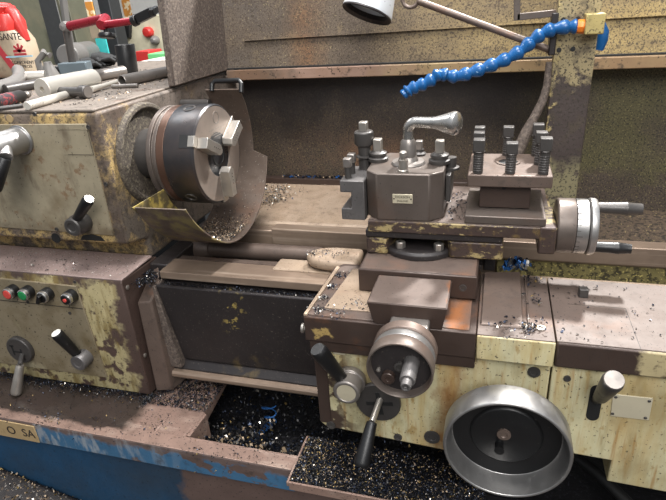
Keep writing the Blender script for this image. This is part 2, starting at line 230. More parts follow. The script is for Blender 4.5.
class MB:
    def __init__(s): s.v = []; s.f = []; s.mi = []; s.cur = 0
    def add(s, vs, fs):
        o = len(s.v); s.v += [tuple(x) for x in vs]; s.f += [tuple(i+o for i in f) for f in fs]; s.mi += [s.cur]*len(fs); return s
    def m(s, i): s.cur = i; return s
    def box(s, x0, x1, y0, y1, z0, z1):
        return s.add([(x0,y0,z0),(x1,y0,z0),(x1,y1,z0),(x0,y1,z0),(x0,y0,z1),(x1,y0,z1),(x1,y1,z1),(x0,y1,z1)],
                     [(0,3,2,1),(4,5,6,7),(0,1,5,4),(1,2,6,5),(2,3,7,6),(3,0,4,7)])
    def hexa(s, b, t):                     # four bottom points, four top points (counter clockwise from above)
        return s.add(list(b)+list(t), [(0,3,2,1),(4,5,6,7),(0,1,5,4),(1,2,6,5),(2,3,7,6),(3,0,4,7)])
    def prism(s, poly, axis, a, b):        # poly of 2D points in the two other axes
        n = len(poly)
        def P(p, t):
            return {'X': (t, p[0], p[1]), 'Y': (p[0], t, p[1]), 'Z': (p[0], p[1], t)}[axis]
        vs = [P(p, a) for p in poly]+[P(p, b) for p in poly]
        return s.add(vs, [tuple(range(n))[::-1], tuple(range(n, 2*n))]+[(i, (i+1) % n, n+(i+1) % n, n+i) for i in range(n)])
    def lathe(s, prof, o, axis, n=32, a0=0, a1=2*PI, caps=True):   # prof [(r, t)]
        a, u, w = frame(axis); o = Vector(o); full = abs(a1-a0-2*PI) < 1e-6
        k = n if full else n+1; vs = []; fs = []
        for r, t in prof:
            for i in range(k):
                th = a0+(a1-a0)*i/n
                vs.append(o+a*t+(u*math.cos(th)+w*math.sin(th))*max(r, 1e-5))
        for j in range(len(prof)-1):
            for i in range(n):
                i2 = (i+1) % k
                fs.append((j*k+i, j*k+i2, (j+1)*k+i2, (j+1)*k+i))
        if not caps:                       # closed ring profile
            j = len(prof)-1
            fs += [(j*k+i, j*k+(i+1) % k, (i+1) % k, i) for i in range(n)]
        elif full:
            if prof[0][0] > 1e-4: fs.append(tuple(range(k))[::-1])
            if prof[-1][0] > 1e-4: fs.append(tuple((len(prof)-1)*k+i for i in range(k)))
        return s.add(vs, fs)
    def cyl(s, p0, p1, r0, r1=None, n=24):
        p0, p1 = Vector(p0), Vector(p1); d = p1-p0
        return s.lathe([(r0, 0), (r0 if r1 is None else r1, d.length)], p0, d, n)
    def tube(s, pts, r, n=10, closed=False):
        pts = [Vector(p) for p in pts]; vs = []; fs = []; k = len(pts); prev = None
        for i, p in enumerate(pts):
            d = (pts[min(i+1, k-1)]-pts[max(i-1, 0)]).normalized()
            if prev is None: u = d.orthogonal().normalized()
            else: u = (prev-d*prev.dot(d)).normalized()
            prev = u; w = d.cross(u); rr = r[i] if isinstance(r, (list, tuple)) else r
            vs += [p+(u*math.cos(2*PI*j/n)+w*math.sin(2*PI*j/n))*rr for j in range(n)]
        for i in range(k-1):
            fs += [(i*n+j, i*n+(j+1) % n, (i+1)*n+(j+1) % n, (i+1)*n+j) for j in range(n)]
        fs += [tuple(range(n))[::-1], tuple((k-1)*n+j for j in range(n))]
        return s.add(vs, fs)
    def obox(s, c, axis, up, l, w, h):     # oriented box: length along axis, height along up
        a = Vector(axis).normalized(); z = Vector(up); z = (z-a*z.dot(a)).normalized(); y = z.cross(a); c = Vector(c)
        P = lambda i, j, k: c+a*(i*l/2)+y*(j*w/2)+z*(k*h/2)
        return s.hexa([P(-1,-1,-1),P(1,-1,-1),P(1,1,-1),P(-1,1,-1)], [P(-1,-1,1),P(1,-1,1),P(1,1,1),P(-1,1,1)])
    def build(s, name, mats, parent=None, bevel=.0015, angle=35, seg=2):
        base = Vector(parent['_b']) if parent is not None and '_b' in parent else None
        vs = [Vector(v) for v in s.v]
        if base is None:
            lo = [min(v[i] for v in vs) for i in range(3)]; hi = [max(v[i] for v in vs) for i in range(3)]
            base = Vector(((lo[0]+hi[0])/2, (lo[1]+hi[1])/2, lo[2]))
        me = bpy.data.meshes.new(name); me.from_pydata([v-base for v in vs], [], s.f)
        bm = bmesh.new(); bm.from_mesh(me); bmesh.ops.recalc_face_normals(bm, faces=bm.faces); bm.to_mesh(me); bm.free()
        mats = mats if isinstance(mats, (list, tuple)) else [mats]
        for q in mats: me.materials.append(q)
        me.polygons.foreach_set('material_index', s.mi)
        me.polygons.foreach_set('use_smooth', [True]*len(me.polygons)); me.set_sharp_from_angle(angle=math.radians(angle))
        o = bpy.data.objects.new(name, me); COL.objects.link(o)
        if bevel:
            b = o.modifiers.new('bevel', 'BEVEL'); b.width = bevel; b.segments = seg; b.limit_method = 'ANGLE'; b.angle_limit = math.radians(40); b.harden_normals = False
        if parent is not None: o.parent = parent
        else: o.location = base
        o['_b'] = tuple(base)
        return o

def tag(o, label, cat, group=None, kind=None):
    o['label'] = label; o['category'] = cat
    if group: o['group'] = group
    if kind: o['kind'] = kind
    return o
def thing(name, label, cat, base, group=None):
    o = bpy.data.objects.new(name, None); o.empty_display_size = .03; COL.objects.link(o); o.location = base; o['_b'] = tuple(base)
    return tag(o, label, cat, group)
def struct(o): o['kind'] = 'structure'; return o

def text_mesh(name, txt, size, mtl, parent, loc, xdir, up, depth=.0004, align='CENTER'):
    cu = bpy.data.curves.new('t', 'FONT'); cu.body = txt; cu.size = size; cu.extrude = depth; cu.align_x = align; cu.align_y = 'CENTER'
    to = bpy.data.objects.new('t', cu); COL.objects.link(to)
    dg = bpy.context.evaluated_depsgraph_get(); me = bpy.data.meshes.new_from_object(to.evaluated_get(dg)); bpy.data.objects.remove(to)
    x = Vector(xdir).normalized(); y = Vector(up); y = (y-x*y.dot(x)).normalized(); z = x.cross(y)
    mw = Matrix(((x.x, y.x, z.x, loc[0]), (x.y, y.y, z.y, loc[1]), (x.z, y.z, z.z, loc[2]), (0, 0, 0, 1)))
    me.transform(mw); me.transform(Matrix.Translation(-Vector(parent['_b'])))
    me.materials.clear(); me.materials.append(mtl)
    o = bpy.data.objects.new(name, me); COL.objects.link(o); o.parent = parent; o['_b'] = parent['_b']
    return o

def grip(mb, p0, p1, r0, r1, n=20):        # a bulging lever grip from p0 (thin end) to p1 (fat end)
    d = Vector(p1)-Vector(p0); l = d.length
    return mb.lathe([(r0*.9, 0), (r0, l*.04), ((r0+r1)/2*1.03, l*.5), (r1, l*.9), (r1*.93, l*.97), (r1*.8, l)], p0, d, n)

def screw(mb, c, axis, r, h, socket=True):
    a = Vector(axis).normalized()
    if socket: mb.lathe([(r, 0), (r, h), (r*.55, h), (r*.5, h*.4)], c, a, 14)
    else: mb.lathe([(r, 0), (r, h*.6), (r*.7, h)], c, a, 14)

# ================================================================== SETTING
struct(MB().box(-4, 3, -2.5, 4.2, -.05, 0).build('floor', M['floor'], bevel=0))
struct(MB().box(-4.2, 3, 4.2, 4.3, 0, 3.2).build('wall_back', M['white'], bevel=0))

# ================================================================== BASE CABINET AND CHIP PAN
t = thing('base_panel', 'deep blue painted base panel under the rusty chip pan rim', 'panel', (-.4, -.284, .27))
MB().prism([(-1.3,0),(1.3,0),(1.3,.569),(-1.3,.569)], 'Y', -.287, -.281).build('sheet', M['blue'], t, .001)
t = thing('plinth', 'dark gritty machine plinth below the deep blue base panel', 'plinth', (-.1, .1, 0))
MB().box(-1.3, 1.3, -.276, .44, 0, .265).build('block', M['floor'], t, .002)
tag(MB().hexa([(-1.3,-.62,.002),(-.04,-.62,.002),(-.04,-.289,.002),(-1.3,-.289,.002)],[(-1.3,-.62,.50),(-.04,-.62,.16),(-.04,-.289,.285),(-1.3,-.289,.595)]).build('swarf_heap', M['sumpdirt'], None, .01), 'dark heap of gritty swarf banked on the floor against the base panel', 'swarf heap', None, 'stuff')

t = thing('chip_pan', 'rusty blue edged chip pan with open sump below the lathe bed', 'pan', (0, 0, .49))
mb = MB()
mb.prism([(-.308,.597),(-.30,.602),(-.20,.596),(.46,.590),(.46,.57),(-.29,.57),(-.300,.55)], 'X', -1.3, -.085)
mb.hexa([(-.085,-.30,.57),(-.02,-.285,.57),(-.015,-.205,.57),(-.085,.46,.57)], [(-.085,-.30,.6015),(-.02,-.285,.6015),(-.015,-.205,.5965),(-.085,.46,.590)])
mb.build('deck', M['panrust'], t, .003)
mb = MB(); mb.prism([(-.312,.600),(-.284,.600),(-.284,.585),(-.300,.58),(-.300,.545),(-.312,.545)], 'X', -1.3, .222)
mb.build('rim', [M['panblue']], t, .003)
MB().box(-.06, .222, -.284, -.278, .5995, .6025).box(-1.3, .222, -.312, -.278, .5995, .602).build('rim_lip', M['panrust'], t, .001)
mb = MB(); mb.box(-.085, 1.3, -.276, .46, .49, .50); mb.box(-.085, -.075, -.27, .46, .50, .568); mb.box(-.075, 1.3, -.276, -.272, .50, .584); mb.box(-.075, 1.3, .45, .46, .50, .59)
mb.build('sump', M['sump'], t, 0)
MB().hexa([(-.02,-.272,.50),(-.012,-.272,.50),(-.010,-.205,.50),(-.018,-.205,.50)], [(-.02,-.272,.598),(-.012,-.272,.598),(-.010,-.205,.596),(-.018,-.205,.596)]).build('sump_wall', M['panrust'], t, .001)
pl = MB().box(-.62, -.362, -.3145, -.312, .548, .594).build('name_plate', M['brassplate'], t, .001)
text_mesh('lettering', 'O  SA', .030, M['ink'], pl, (-.367, -.3148, .570), (1,0,0), (0,0,1), align='RIGHT')

# chip covered lid over the right half of the pan
t = thing('pan_lid', 'flat lid buried in metal chips over the right of the chip pan', 'lid', (.6, -.2, .60))
MB().box(.228, .56, -.345, -.236, .603, .609).build('sheet', M['sump'], t, .001)
mb = MB(); mb.box(.228, .56, -.349, -.345, .595, .613); mb.box(.224, .228, -.349, -.236, .603, .613)
mb.build('lip', M['panrust'], t, .001)

t = thing('rubber_pipe', 'black rubber pipe lying in the dark pan below the big handwheel', 'pipe', tuple(atZ(600,478,.56)))
MB().tube([atZ(560,446,.57), atZ(578,458,.57), atZ(596,472,.57), atZ(612,487,.565), atZ(628,503,.56), atZ(650,525,.555)], .010, 14).build('pipe', M['blackrub'], t, 0)

# ================================================================== LATHE BED
t = thing('lathe_bed', 'dark oily lathe bed with ground ways running behind the carriage', 'lathe bed', (.5, 0, .42))
MB().prism([(-.122,.885),(-.060,.885),(-.060,.866),(-.10,.862),(-.122,.868)], 'X', -.112, 1.6).build('front_way', M['way'], t, .002)
mb = MB(); mb.prism([(-.060,.8855),(-.055,.878),(-.03,.878),(-.03,.86),(-.06,.86)], 'X', -.112, 1.6)
mb.build('way_groove', M['bare'], t, .001)
MB().box(.125, 1.6, -.082, -.033, .878, .8885).build('way_strip', M['tan'], t, .002)
mb = MB(); mb.prism([(-.142,.861),(-.136,.863),(-.130,.855),(-.06,.862),(-.04,.66),(-.10,.655),(-.128,.672)], 'X', -.12, 1.6)
mb.build('front_web', M['darkoil'], t, .002)
MB().prism([(-.10,.672),(-.128,.670),(-.140,.655),(-.140,.628),(-.10,.626)], 'X', -.118, 1.6).build('rail_ridge', M['darkoil'], t, .002)
mb = MB(); mb.prism([(-.138,.652),(-.148,.649),(-.151,.645),(-.151,.637),(-.147,.633),(-.138,.632)], 'X', -.118, 1.6)
mb.build('lower_rail', M['way'], t, .002)
MB().box(-.12, 1.6, -.10, .16, .60, .63).build('bed_floor', M['darkoil'], t, .002)
mb = MB(); mb.prism([(.122,.885),(.158,.885),(.158,.66),(.135,.66),(.135,.83),(.122,.845)], 'X', .04, 1.6)
mb.box(-.12, .04, .128, .155, .66, .878)
mb.build('rear_way', M['way'], t, .002)
MB().prism([(.118,.70),(.134,.70),(.134,.842),(.126,.842)], 'X', .56, 1.6).build('rear_web', M['rear'], t, .001)
MB().box(.56, 1.6, .07, .118, .70, .72).build('rear_shelf', M['rear'], t, .001)
mb = MB(); mb.cyl((-.12,.045,.862), (.19,.045,.862), .019); mb.lathe([(.03,0),(.03,.02),(.021,.04)], (-.12,.045,.862), (1,0,0), 24)
mb.build('cross_rib', M['bare'], t, .002)
for x in (.5, .9, 1.3): MB().box(x, x+.03, -.05, .11, .66, .84).build('web_rib', M['darkoil'], t, .003)
# end foot of the bed, beside the gearbox
mb = MB()
mb.hexa([(-.155,-.168,.603),(-.118,-.158,.603),(-.105,-.10,.603),(-.155,-.06,.603)], [(-.155,-.158,.826),(-.128,-.150,.826),(-.112,-.128,.868),(-.155,-.06,.884)])
mb.build('end_foot', M['bare'], t, .003)
MB().box(-.157, -.113, -.09, .16, .60, .884).build('end_block', M['darkoil'], t, .003)
MB().prism([(-.119,.862),(-.112,.862),(-.090,.66),(-.119,.66)], 'Y', -.147, -.11).build('end_rib', M['rough'], t, .002)

# ================================================================== HEADSTOCK
t = thing('headstock', 'large yellow painted lathe headstock carrying the three jaw chuck', 'headstock', (-.6, .1, .885))
mb = MB()
mb.prism([(-.13,.946),(-.13,1.200),(-.126,1.212),(.76,1.212),(.76,.885),(-.06,.885),(-.06,.93)], 'X', -1.15, -.165)
mb.build('body', M['headyellow'], t, .006, seg=3)
MB().box(-1.15, -.172, -.126, .77, 1.2115, 1.217).build('top_cover', M['hstop'], t, .002)
mb = MB(); mb.prism([(-1.14,.978),(-.192,.966),(-.189,1.140),(-.190,1.192),(-1.14,1.192)], 'Y', -.134, -.1295)
p = mb.build('front_panel', M['hspanel'], t, .001)
mb = MB()
for u, v in ((88.5, 127), (106, 184), (57, 229), (35, 114)):
    q = atY(u, v, -.134); mb = MB(); screw(mb, (q.x, -.134, q.z), (0,-1,0), .0042, .002); mb.build('panel_screw', M['oxide'], p, 0)
a, b = atY(57, 128, -.134), atY(94, 155, -.134)
MB().box(a.x, b.x, -.1346, -.134, b.z, a.z-.003).build('engraved_plate', M['hspanel'], p, 0)
mb = MB(); x0, x1, z0, z1 = a.x, b.x, b.z, a.z-.003
for q in ((x0, x1, z1-.0006, z1), (x0+.01, x1, z0, z0+.0008), (x1-.0008, x1, z0, z1)): mb.box(q[0], q[1], -.1349, -.1346, q[2], q[3])
mb.build('plate_outline', M['ink'], p, 0)
MB().lathe([(.0075,0),(.0075,.0008)], (atY(9.5,117,-.13).x, -.1302, 1.2025), (0,-1,0), 20).build('round_badge', M['brassplate'], t, 0)
q = atY(56, 238, -.13); MB().lathe([(.011,0),(.011,.001)], (q.x, -.130, q.z), (0,-1,0), 20).build('oil_plug', M['blackrub'], t, 0)
q = atY(93, 240, -.13)
MB().prism([(q.x-.03, .951), (q.x+.03, .951), (q.x+.022, .961), (q.x, .965), (q.x-.022, .961)], 'Y', -.1312, -.1298).build('cast_recess', M['blackrub'], t, 0)
# big speed knob
k = MB(); c = Vector((-.350, -.134, 1.162))
k.lathe([(.029,0),(.029,.004),(.0255,.005),(.0255,.040),(.025,.042),(.025,.10),(.0235,.103),(0,.103)], c, (0,-1,0), 40)
kb = k.build('speed_selector', M['alu'], t, .001)
q0, q1, q2 = atY(4,146,-.185), atY(5,158,-.205), atY(-7,190,-.23)
mb = MB(); mb.cyl(q0, q1, .0125, .0135); mb.build('lever_socket', M['alu'], kb, .001)
mb = MB(); grip(mb, q1, q2, .0115, .0145); mb.build('lever_grip', M['black'], kb, 0)
# small gear lever
c = atY(84, 221, -.134)
kb = MB().lathe([(.021,0),(.021,.022),(.019,.026),(.019,.034),(.0165,.037),(.010,.037),(.009,.0345),(0,.0345)], (c.x,-.134,c.z), (0,-1,0), 32).build('gear_selector', M['oxide'], t, .001)
q0, q1 = Vector((c.x+.004,-.158,c.z+.012)), atY(89, 199, -.172)
mb = MB(); grip(mb, q0, q1, .0085, .0115); mb.build('lever_grip', M['black'], kb, 0)
d = (q1-q0).normalized(); mb = MB(); mb.lathe([(.009,0),(.0085,.0012),(0,.0014)], q1, d, 20); mb.build('grip_cap', M['steel'], kb, 0)
# spindle nose ring
mb = MB(); mb.lathe([(.106,0),(.106,.006),(.103,.012),(.096,.013),(.092,.010),(.089,.003),(.086,.003),(.050,.003),(.050,0)], (-.166,0,1.1), (1,0,0), 56, caps=False)
mb.build('spindle_flange', M['flange'], t, .001)
MB().lathe([(.052,0),(.052,.06)], (-.165,0,1.1), (1,0,0), 32).build('spindle_nose', M['oxide'], t, 0)

# ================================================================== CHUCK
t = thing('three_jaw_chuck', 'dark steel three jaw chuck on the headstock spindle', 'chuck', (-.05, 0, 1.0))
mb = MB(); mb.lathe([(.055,-.105),(.096,-.105),(.0985,-.102),(.0985,-.094),(.094,-.093),(.094,-.089),(.0985,-.088),(.0985,-.082),(.04,-.0815)], (0,0,1.1), (1,0,0), 64)
mb.build('back_plate', M['bareblock'], t, .0008)
mb = MB(); mb.lathe([(.03,-.0812),(.0985,-.0812),(.0985,-.0655),(.03,-.065)], (0,0,1.1), (1,0,0), 64); mb.build('clamp_band', M['copper'], t, .0006)
mb = MB(); mb.lathe([(.03,-.0648),(.099,-.0648),(.100,-.063),(.100,-.003),(.097,0),(.0955,-.0002)], (0,0,1.1), (1,0,0), 72)
mb.build('body', M['chuck'], t, 0)
mb = MB(); mb.lathe([(.0955,-.0006),(.0955,.0002),(.045,.0002),(.040,-.004),(.024,-.004),(.022,-.05)], (0,0,1.1), (1,0,0), 64)
face = mb.build('face', M['chuckface'], t, 0)
mb = MB(); mb.lathe([(.0245,-.0055),(.0245,.0006),(.021,.001),(.0205,-.03),(0.0,-.03)], (0,0,1.1), (1,0,0), 40); mb.build('bore', M['blackrub'], face, 0)
for ang in (151, 31, -89):               # jaws, angle in the YZ plane from +Y towards +Z
    th = math.radians(ang); rd = Vector((0, math.cos(th), math.sin(th))); tn = Vector((0, -math.sin(th), math.cos(th))); O = Vector((0,0,1.1))
    def JP(x, r, w): return O+Vector((x,0,0))+rd*r+tn*w
    mb = MB()
    for x0, x1, r0, r1, w in ((-.012, .002, .030, .1008, .0105), (.002, .023, .026, .088, .0105)):
        tip = r0+.008
        vs = [JP(x, r, s) for x in (x0, x1) for r, s in ((r0, -.003), (tip, -w), (r1, -w), (r1, w), (tip, w), (r0, .003))]
        mb.add(vs, [tuple(range(6))[::-1], tuple(range(6, 12))]+[(i, (i+1) % 6, 6+(i+1) % 6, 6+i) for i in range(6)])
    j = mb.build('jaw', M['steel'], t, .0008)
    mb = MB()
    for i in range(4): MB().lathe([(.0013,0),(.0010,.0004)], JP(.0239, .040+.007*i, 0), (1,0,0), 10).build('jaw_dot', M['ink'], j, 0)
    mb = MB(); vs = [JP(x, r, s) for x in (-.030, -.0005) for r, s in ((.0985,-.0125),(.1004,-.0125),(.1004,.0125),(.0985,.0125))]
    mb.add(vs, [(3,2,1,0),(4,5,6,7),(0,1,5,4),(1,2,6,5),(2,3,7,6),(3,0,4,7)]); mb.build('jaw_slot', M['blackrub'], t, 0)
for ang in (-137, 103, -17):
    th = math.radians(ang); rd = Vector((0, math.cos(th), math.sin(th)))
    MB().lathe([(.0125,.098),(.0125,.1006),(.0095,.1008),(.0085,.0985),(0,.0985)], Vector((-.035,0,1.1)), rd, 24).build('key_socket', M['oxide'], t, 0)
mb = MB(); mb.lathe([(.0125,0),(.0125,.0004),(.0108,.0004),(.0108,0)], Vector((.0002, .012, 1.172)), (1,0,0), 28, caps=False)
for i in range(4): mb.box(.0002, .0005, -.022+.004*i, .040-.003*i, 1.151-.0050*i, 1.1522-.0050*i)
mb.build('maker_mark', M['satin'], face, 0)

# ================================================================== CHUCK GUARD
t = thing('chuck_guard', 'curved sheet metal chuck guard with black handle wrapped around the chuck', 'guard', (-.02, 0, .92))
def gp(ang, rad):
    th = math.radians(ang); return (math.cos(th)*rad, 1.1+math.sin(th)*rad)
prof = []
for i in range(47):
    ang = 36.5-204.5*i/46; rad = .178+.002*math.sin(i)*0
    if ang < -130: rad = .178+.026*((-130-ang)/38)**1.5
    prof.append((ang, rad))
mb = MB(); th_ = .0028; vs = []; fs = []
for ang, rad in prof:
    x0 = -.088+.016*max(0, (-100-ang)/68); x1 = -.004 if ang > -15 else .031
    if -128 > ang > -134: x1 = .024
    for rr in (rad, rad+th_):
        y, z = gp(ang, rr); vs += [(x0, y, z), (x1, y, z)]
# insert the step by doubling the row where the width changes
n = len(prof)
for i in range(n-1):
    a, b = i*4, (i+1)*4
    fs += [(a, a+1, b+1, b), (a+2, b+2, b+3, a+3), (a+1, a+3, b+3, b+1), (a, b, b+2, a+2)]
fs += [(0, 2, 3, 1), ((n-1)*4, (n-1)*4+1, (n-1)*4+3, (n-1)*4+2)]
mb.add(vs, fs); mb.build('shell', M['guard'], t, .0006)
# back flange: closes the shell against the headstock
y, z = gp(36.5, .178)
mb = MB()
mb.tube([(-.070,y-.002,z-.002),(-.070,y+.004,z+.012),(-.064,y+.008,z+.018),(-.006,y+.008,z+.018),(.001,y+.004,z+.012),(.001,y-.002,z-.006)], .0055, 12)
mb.build('handle', M['black'], t, 0)
y, z = gp(-168, .204)
ew = [(-.103, z+.001), (-.206, z+.001)]+[gp(a, .180+.026*max(0, ((-130-a)/38))**1.5) for a in (-160, -152, -144, -136, -128, -120, -112)]+[gp(-112, .13), gp(-140, .115)]
MB().prism(ew, 'X', -.0745, -.0725).build('end_wall', M['yellow'], t, .0004)
mb = MB()
mb.cyl((-.160,.155,1.175),(-.085,.150,1.175),.010); mb.build('hinge_rod', M['oxide'], t, .001)

# ================================================================== FEED GEARBOX
t = thing('feed_gearbox', 'brown and yellow lower gearbox with push buttons under the headstock', 'gearbox', (-.6, 0, .594))
mb = MB(); mb.prism([(-.182,.6025),(-.182,.884),(-.178,.890),(-.055,.884),(-.055,.6025)], 'X', -1.15, -.16); mb.build('body', M['gearbox'], t, .003)
MB().hexa([(-1.15,-.180,.888),(-.160,-.180,.888),(-.160,-.07,.890),(-1.15,-.07,.890)],[(-1.15,-.180,.8915),(-.160,-.180,.8915),(-.160,-.07,.8935),(-1.15,-.07,.8935)]).build('lid', M['slopetop'], t, .001)
p = MB().prism([(-1.14,.628),(-.262,.638),(-.272,.870),(-1.14,.878)], 'Y', -.186, -.1815).build('front_panel', M['gbpanel'], t, .001)
mb = MB(); mb.box(-1.14, -.27, -.1868, -.186, .816, .8175); mb.build('panel_seam', M['ink'], p, 0)
mb = MB()
for u, v in ((75, 282), (28, 302), (70, 313)): q = atY(u, v, -.186); mb = MB(); screw(mb, (q.x,-.186,q.z), (0,-1,0), .0035, .0015); mb.build('panel_screw', M['oxide'], p, 0)
def push_button(u, v, kind):
    c = atY(u, v, -.19); c = Vector((c.x, -.186, c.z-.004))
    b = MB().lathe([(.0145,0),(.0145,.014),(.013,.016)], c, (0,-1,0), 28).build('push_button' if kind != 'sel' else 'selector_switch', M['black'], t, .0006)
    bz = MB().lathe([(.0135,.012),(.013,.021),(.0112,.0225),(.0108,.019)], c, (0,-1,0), 28).build('bezel', M['chrome'], b, 0)
    if kind == 'sel':
        k = MB(); k.lathe([(.011,.016),(.0105,.024),(0,.024)], c, (0,-1,0), 24); k.obox(c+Vector((0,-.027,0)), (.45,0,.9), (0,-1,0), .021, .007, .012); k.build('pointer', M['black'], b, .001)
    else:
        k = MB().lathe([(.0108,.016),(.0102,.0225),(.009,.0235),(0,.024)], c, (0,-1,0), 24).build('cap', {'r': M['redbtn'], 'g': M['greenbtn'], 'k': M['black']}[kind], b, 0)
        if kind == 'k': MB().lathe([(.0042,.0236),(.004,.0255),(0,.0258)], c, (0,-1,0), 16).build('red_dot', M['redbtn'], b, 0); 
    return b
for q in ((13,289,'r'), (28,290,'g'), (47,292,'sel'), (71,294,'k')):
    b = push_button(*q); b['label'] = {'r':'red push button','g':'green push button','sel':'black selector switch','k':'black push button with red dot'}[q[2]]
# H gate lever
c = atY(21, 349, -.19); c = Vector((c.x,-.186,c.z))
kb = MB().lathe([(.034,0),(.034,.010),(.032,.012),(0,.012)], c, (0,-1,0), 40).build('gate_lever', M['oxide'], t, .001)
mb = MB(); y = c.y-.0125
for q in ((-.017,-.013,-.013,.012), (.006,.010,-.020,.006), (-.014,.008,-.005,-.001), (-.021,-.010,.010,.014), (.0,.013,-.023,-.019)): mb.box(c.x+q[0], c.x+q[1], y, c.y-.011, c.z+q[2], c.z+q[3])
mb.build('gate_slot', M['blackrub'], kb, 0)
s0 = Vector((c.x+.007,-.196,c.z-.008)); s1 = atY(20, 365, -.222); s2 = atY(16, 394, -.245)
MB().cyl(s0, s1, .005, .006, 12).build('stem', M['oxide'], kb, 0)
mb = MB(); grip(mb, s1, s2, .0085, .012); mb.build('lever_grip', M['steel'], kb, 0)
# feed lever
c = atY(85, 357, -.19); c = Vector((c.x,-.186,c.z))
kb = MB().lathe([(.019,0),(.019,.026),(.0175,.0285),(.010,.0285),(.009,.0275),(0,.0275)], c, (0,-1,0), 32).build('feed_lever', M['holder'], t, .0006)
q0, q1 = Vector((c.x-.004,-.202,c.z+.012)), atY(56, 333, -.225)
mb = MB(); grip(mb, q0, q1, .0095, .0125); mb.build('lever_grip', M['black'], kb, 0)
d = (q1-q0).normalized(); MB().lathe([(.0105,0),(.0095,.0012),(0,.0014)], q1, d, 20).build('grip_cap', M['white'], kb, 0)
mb = MB()
for z in (.868, .70): mb = MB(); screw(mb, (-.16,-.168,z), (1,0,0), .005, .002, False); mb.build('side_screw', M['steel'], t, 0)

# ================================================================== SPLASH GUARD (back)
t = thing('splash_guard', 'tall oily sheet metal splash guard standing behind the lathe bed', 'splash guard', (.5, .45, .88))
MB().hexa([(-.155,.405,1.219),(1.9,.405,1.219),(1.9,.415,1.219),(-.155,.415,1.219)],[(-.155,.440,1.62),(1.9,.440,1.62),(1.9,.45,1.62),(-.155,.45,1.62)]).build('upper_panel', M['splash'], t, 0)
MB().box(-.155, 1.9, .388, .47, 1.192, 1.218).build('ledge', M['ledge'], t, .002)
MB().box(-.155, 1.9, .462, .470, .80, 1.193).build('lower_panel', M['splashlow'], t, 0)
mb = MB(); mb.hexa([(-.172,.133,1.2175),(-.156,.133,1.2175),(-.156,.47,1.2175),(-.172,.47,1.2175)],[(-.166,.16,1.62),(-.150,.16,1.62),(-.150,.47,1.62),(-.166,.47,1.62)])
mb.build('side_panel', M['rough'], t, .002)
mb = MB(); mb.hexa([(-.10,.4035,1.288),(1.9,.4035,1.303),(1.9,.412,1.303),(-.10,.412,1.288)],[(-.10,.4035,1.2892),(1.9,.4035,1.3042),(1.9,.412,1.3042),(-.10,.412,1.2892)])
mb.build('panel_joint', M['splash'], t, 0)
MB().box(-.155, 1.9, .398, .408, 1.2175, 1.2225).build('gap_shadow_strip', M['blackrub'], t, .001)  # black strip standing in for the shadow line above the ledge

MB().prism([(.160,.79),(.160,.80),(.455,.84),(.461,.84),(.461,.79)], 'X', .565, 1.7).build('trough', M['troughbrown'], t, .001)

t = thing('rear_chip_tray', 'tan oil stained sheet tray between the rear bed way and splash guard', 'tray', (.2, .3, .85))
MB().prism([(.160,.862),(.160,.868),(.175,.884),(.43,.893),(.435,.893),(.435,.884),(.18,.877)], 'X', -.15, .56).build('sheet', M['tan'], t, .001)
MB().box(-.15, .56, .432, .460, .884, .910).build('back_lip', M['bandbrown'], t, .002)
MB().prism([(.160,.858),(.163,.88),(.172,.886),(.172,.86)], 'X', -.15, .45).build('front_bead', M['tan'], t, .002)

# ================================================================== CARRIAGE
t = thing('lathe_carriage', 'cream painted saddle and apron with two handwheels on the lathe bed', 'carriage', (.55, -.15, .68))
mb = MB()
mb.prism([(.270,-.305),(.530,-.305),(.530,-.10),(.285,-.118),(.272,-.135)], 'Z', .886, .930)
mb.prism([(.275,-.302),(.530,-.302),(.530,-.20),(.275,-.20)], 'Z', .866, .887)
mb.build('saddle_front', M['saddle'], t, .002)
MB().prism([(.276,-.299),(.52,-.299),(.52,-.125),(.292,-.128),(.278,-.14)], 'Z', .929, .9315).build('saddle_top', M['topiron'], t, .0008)
MB().prism([(.2965,-.278),(.42,-.278),(.42,-.135),(.309,-.14)], 'Z', .931, .9335).build('saddle_plate', M['tan'], t, .001)
mb = MB(); mb.prism([(.2705,-.304),(.276,-.304),(.285,-.14),(.278,-.136)], 'Z', .930, .9345); mb.build('saddle_edge', M['tan'], t, .0008)
# rounded rear shoulder
mb = MB(); pts = []
for i in range(17):
    a = PI*.5+PI*i/16; pts.append(((.246+.056*math.cos(a)), -.048+.036*math.sin(a)))
mb.prism(pts+[(.30,-.084),(.30,-.012)], 'Z', .891, .914); mb.build('rear_shoulder', M['tan'], t, .009, seg=4)
# nose block with dovetail
mb = MB(); mb.prism([(.372,.966),(.489,.966),(.482,.932),(.47,.93),(.39,.93),(.382,.932)], 'Y', -.3055, -.220); mb.build('slide_nose', M['bandbrown'], t, .001)
MB().box(.374, .487, -.3045, -.2205, .9655, .9672).build('nose_top', M['topiron'], t, .0006)
mb = MB(); mb.box(.408, .465, -.333, -.303, .880, .946); mb.build('screw_bracket', M['satin'], t, .003)
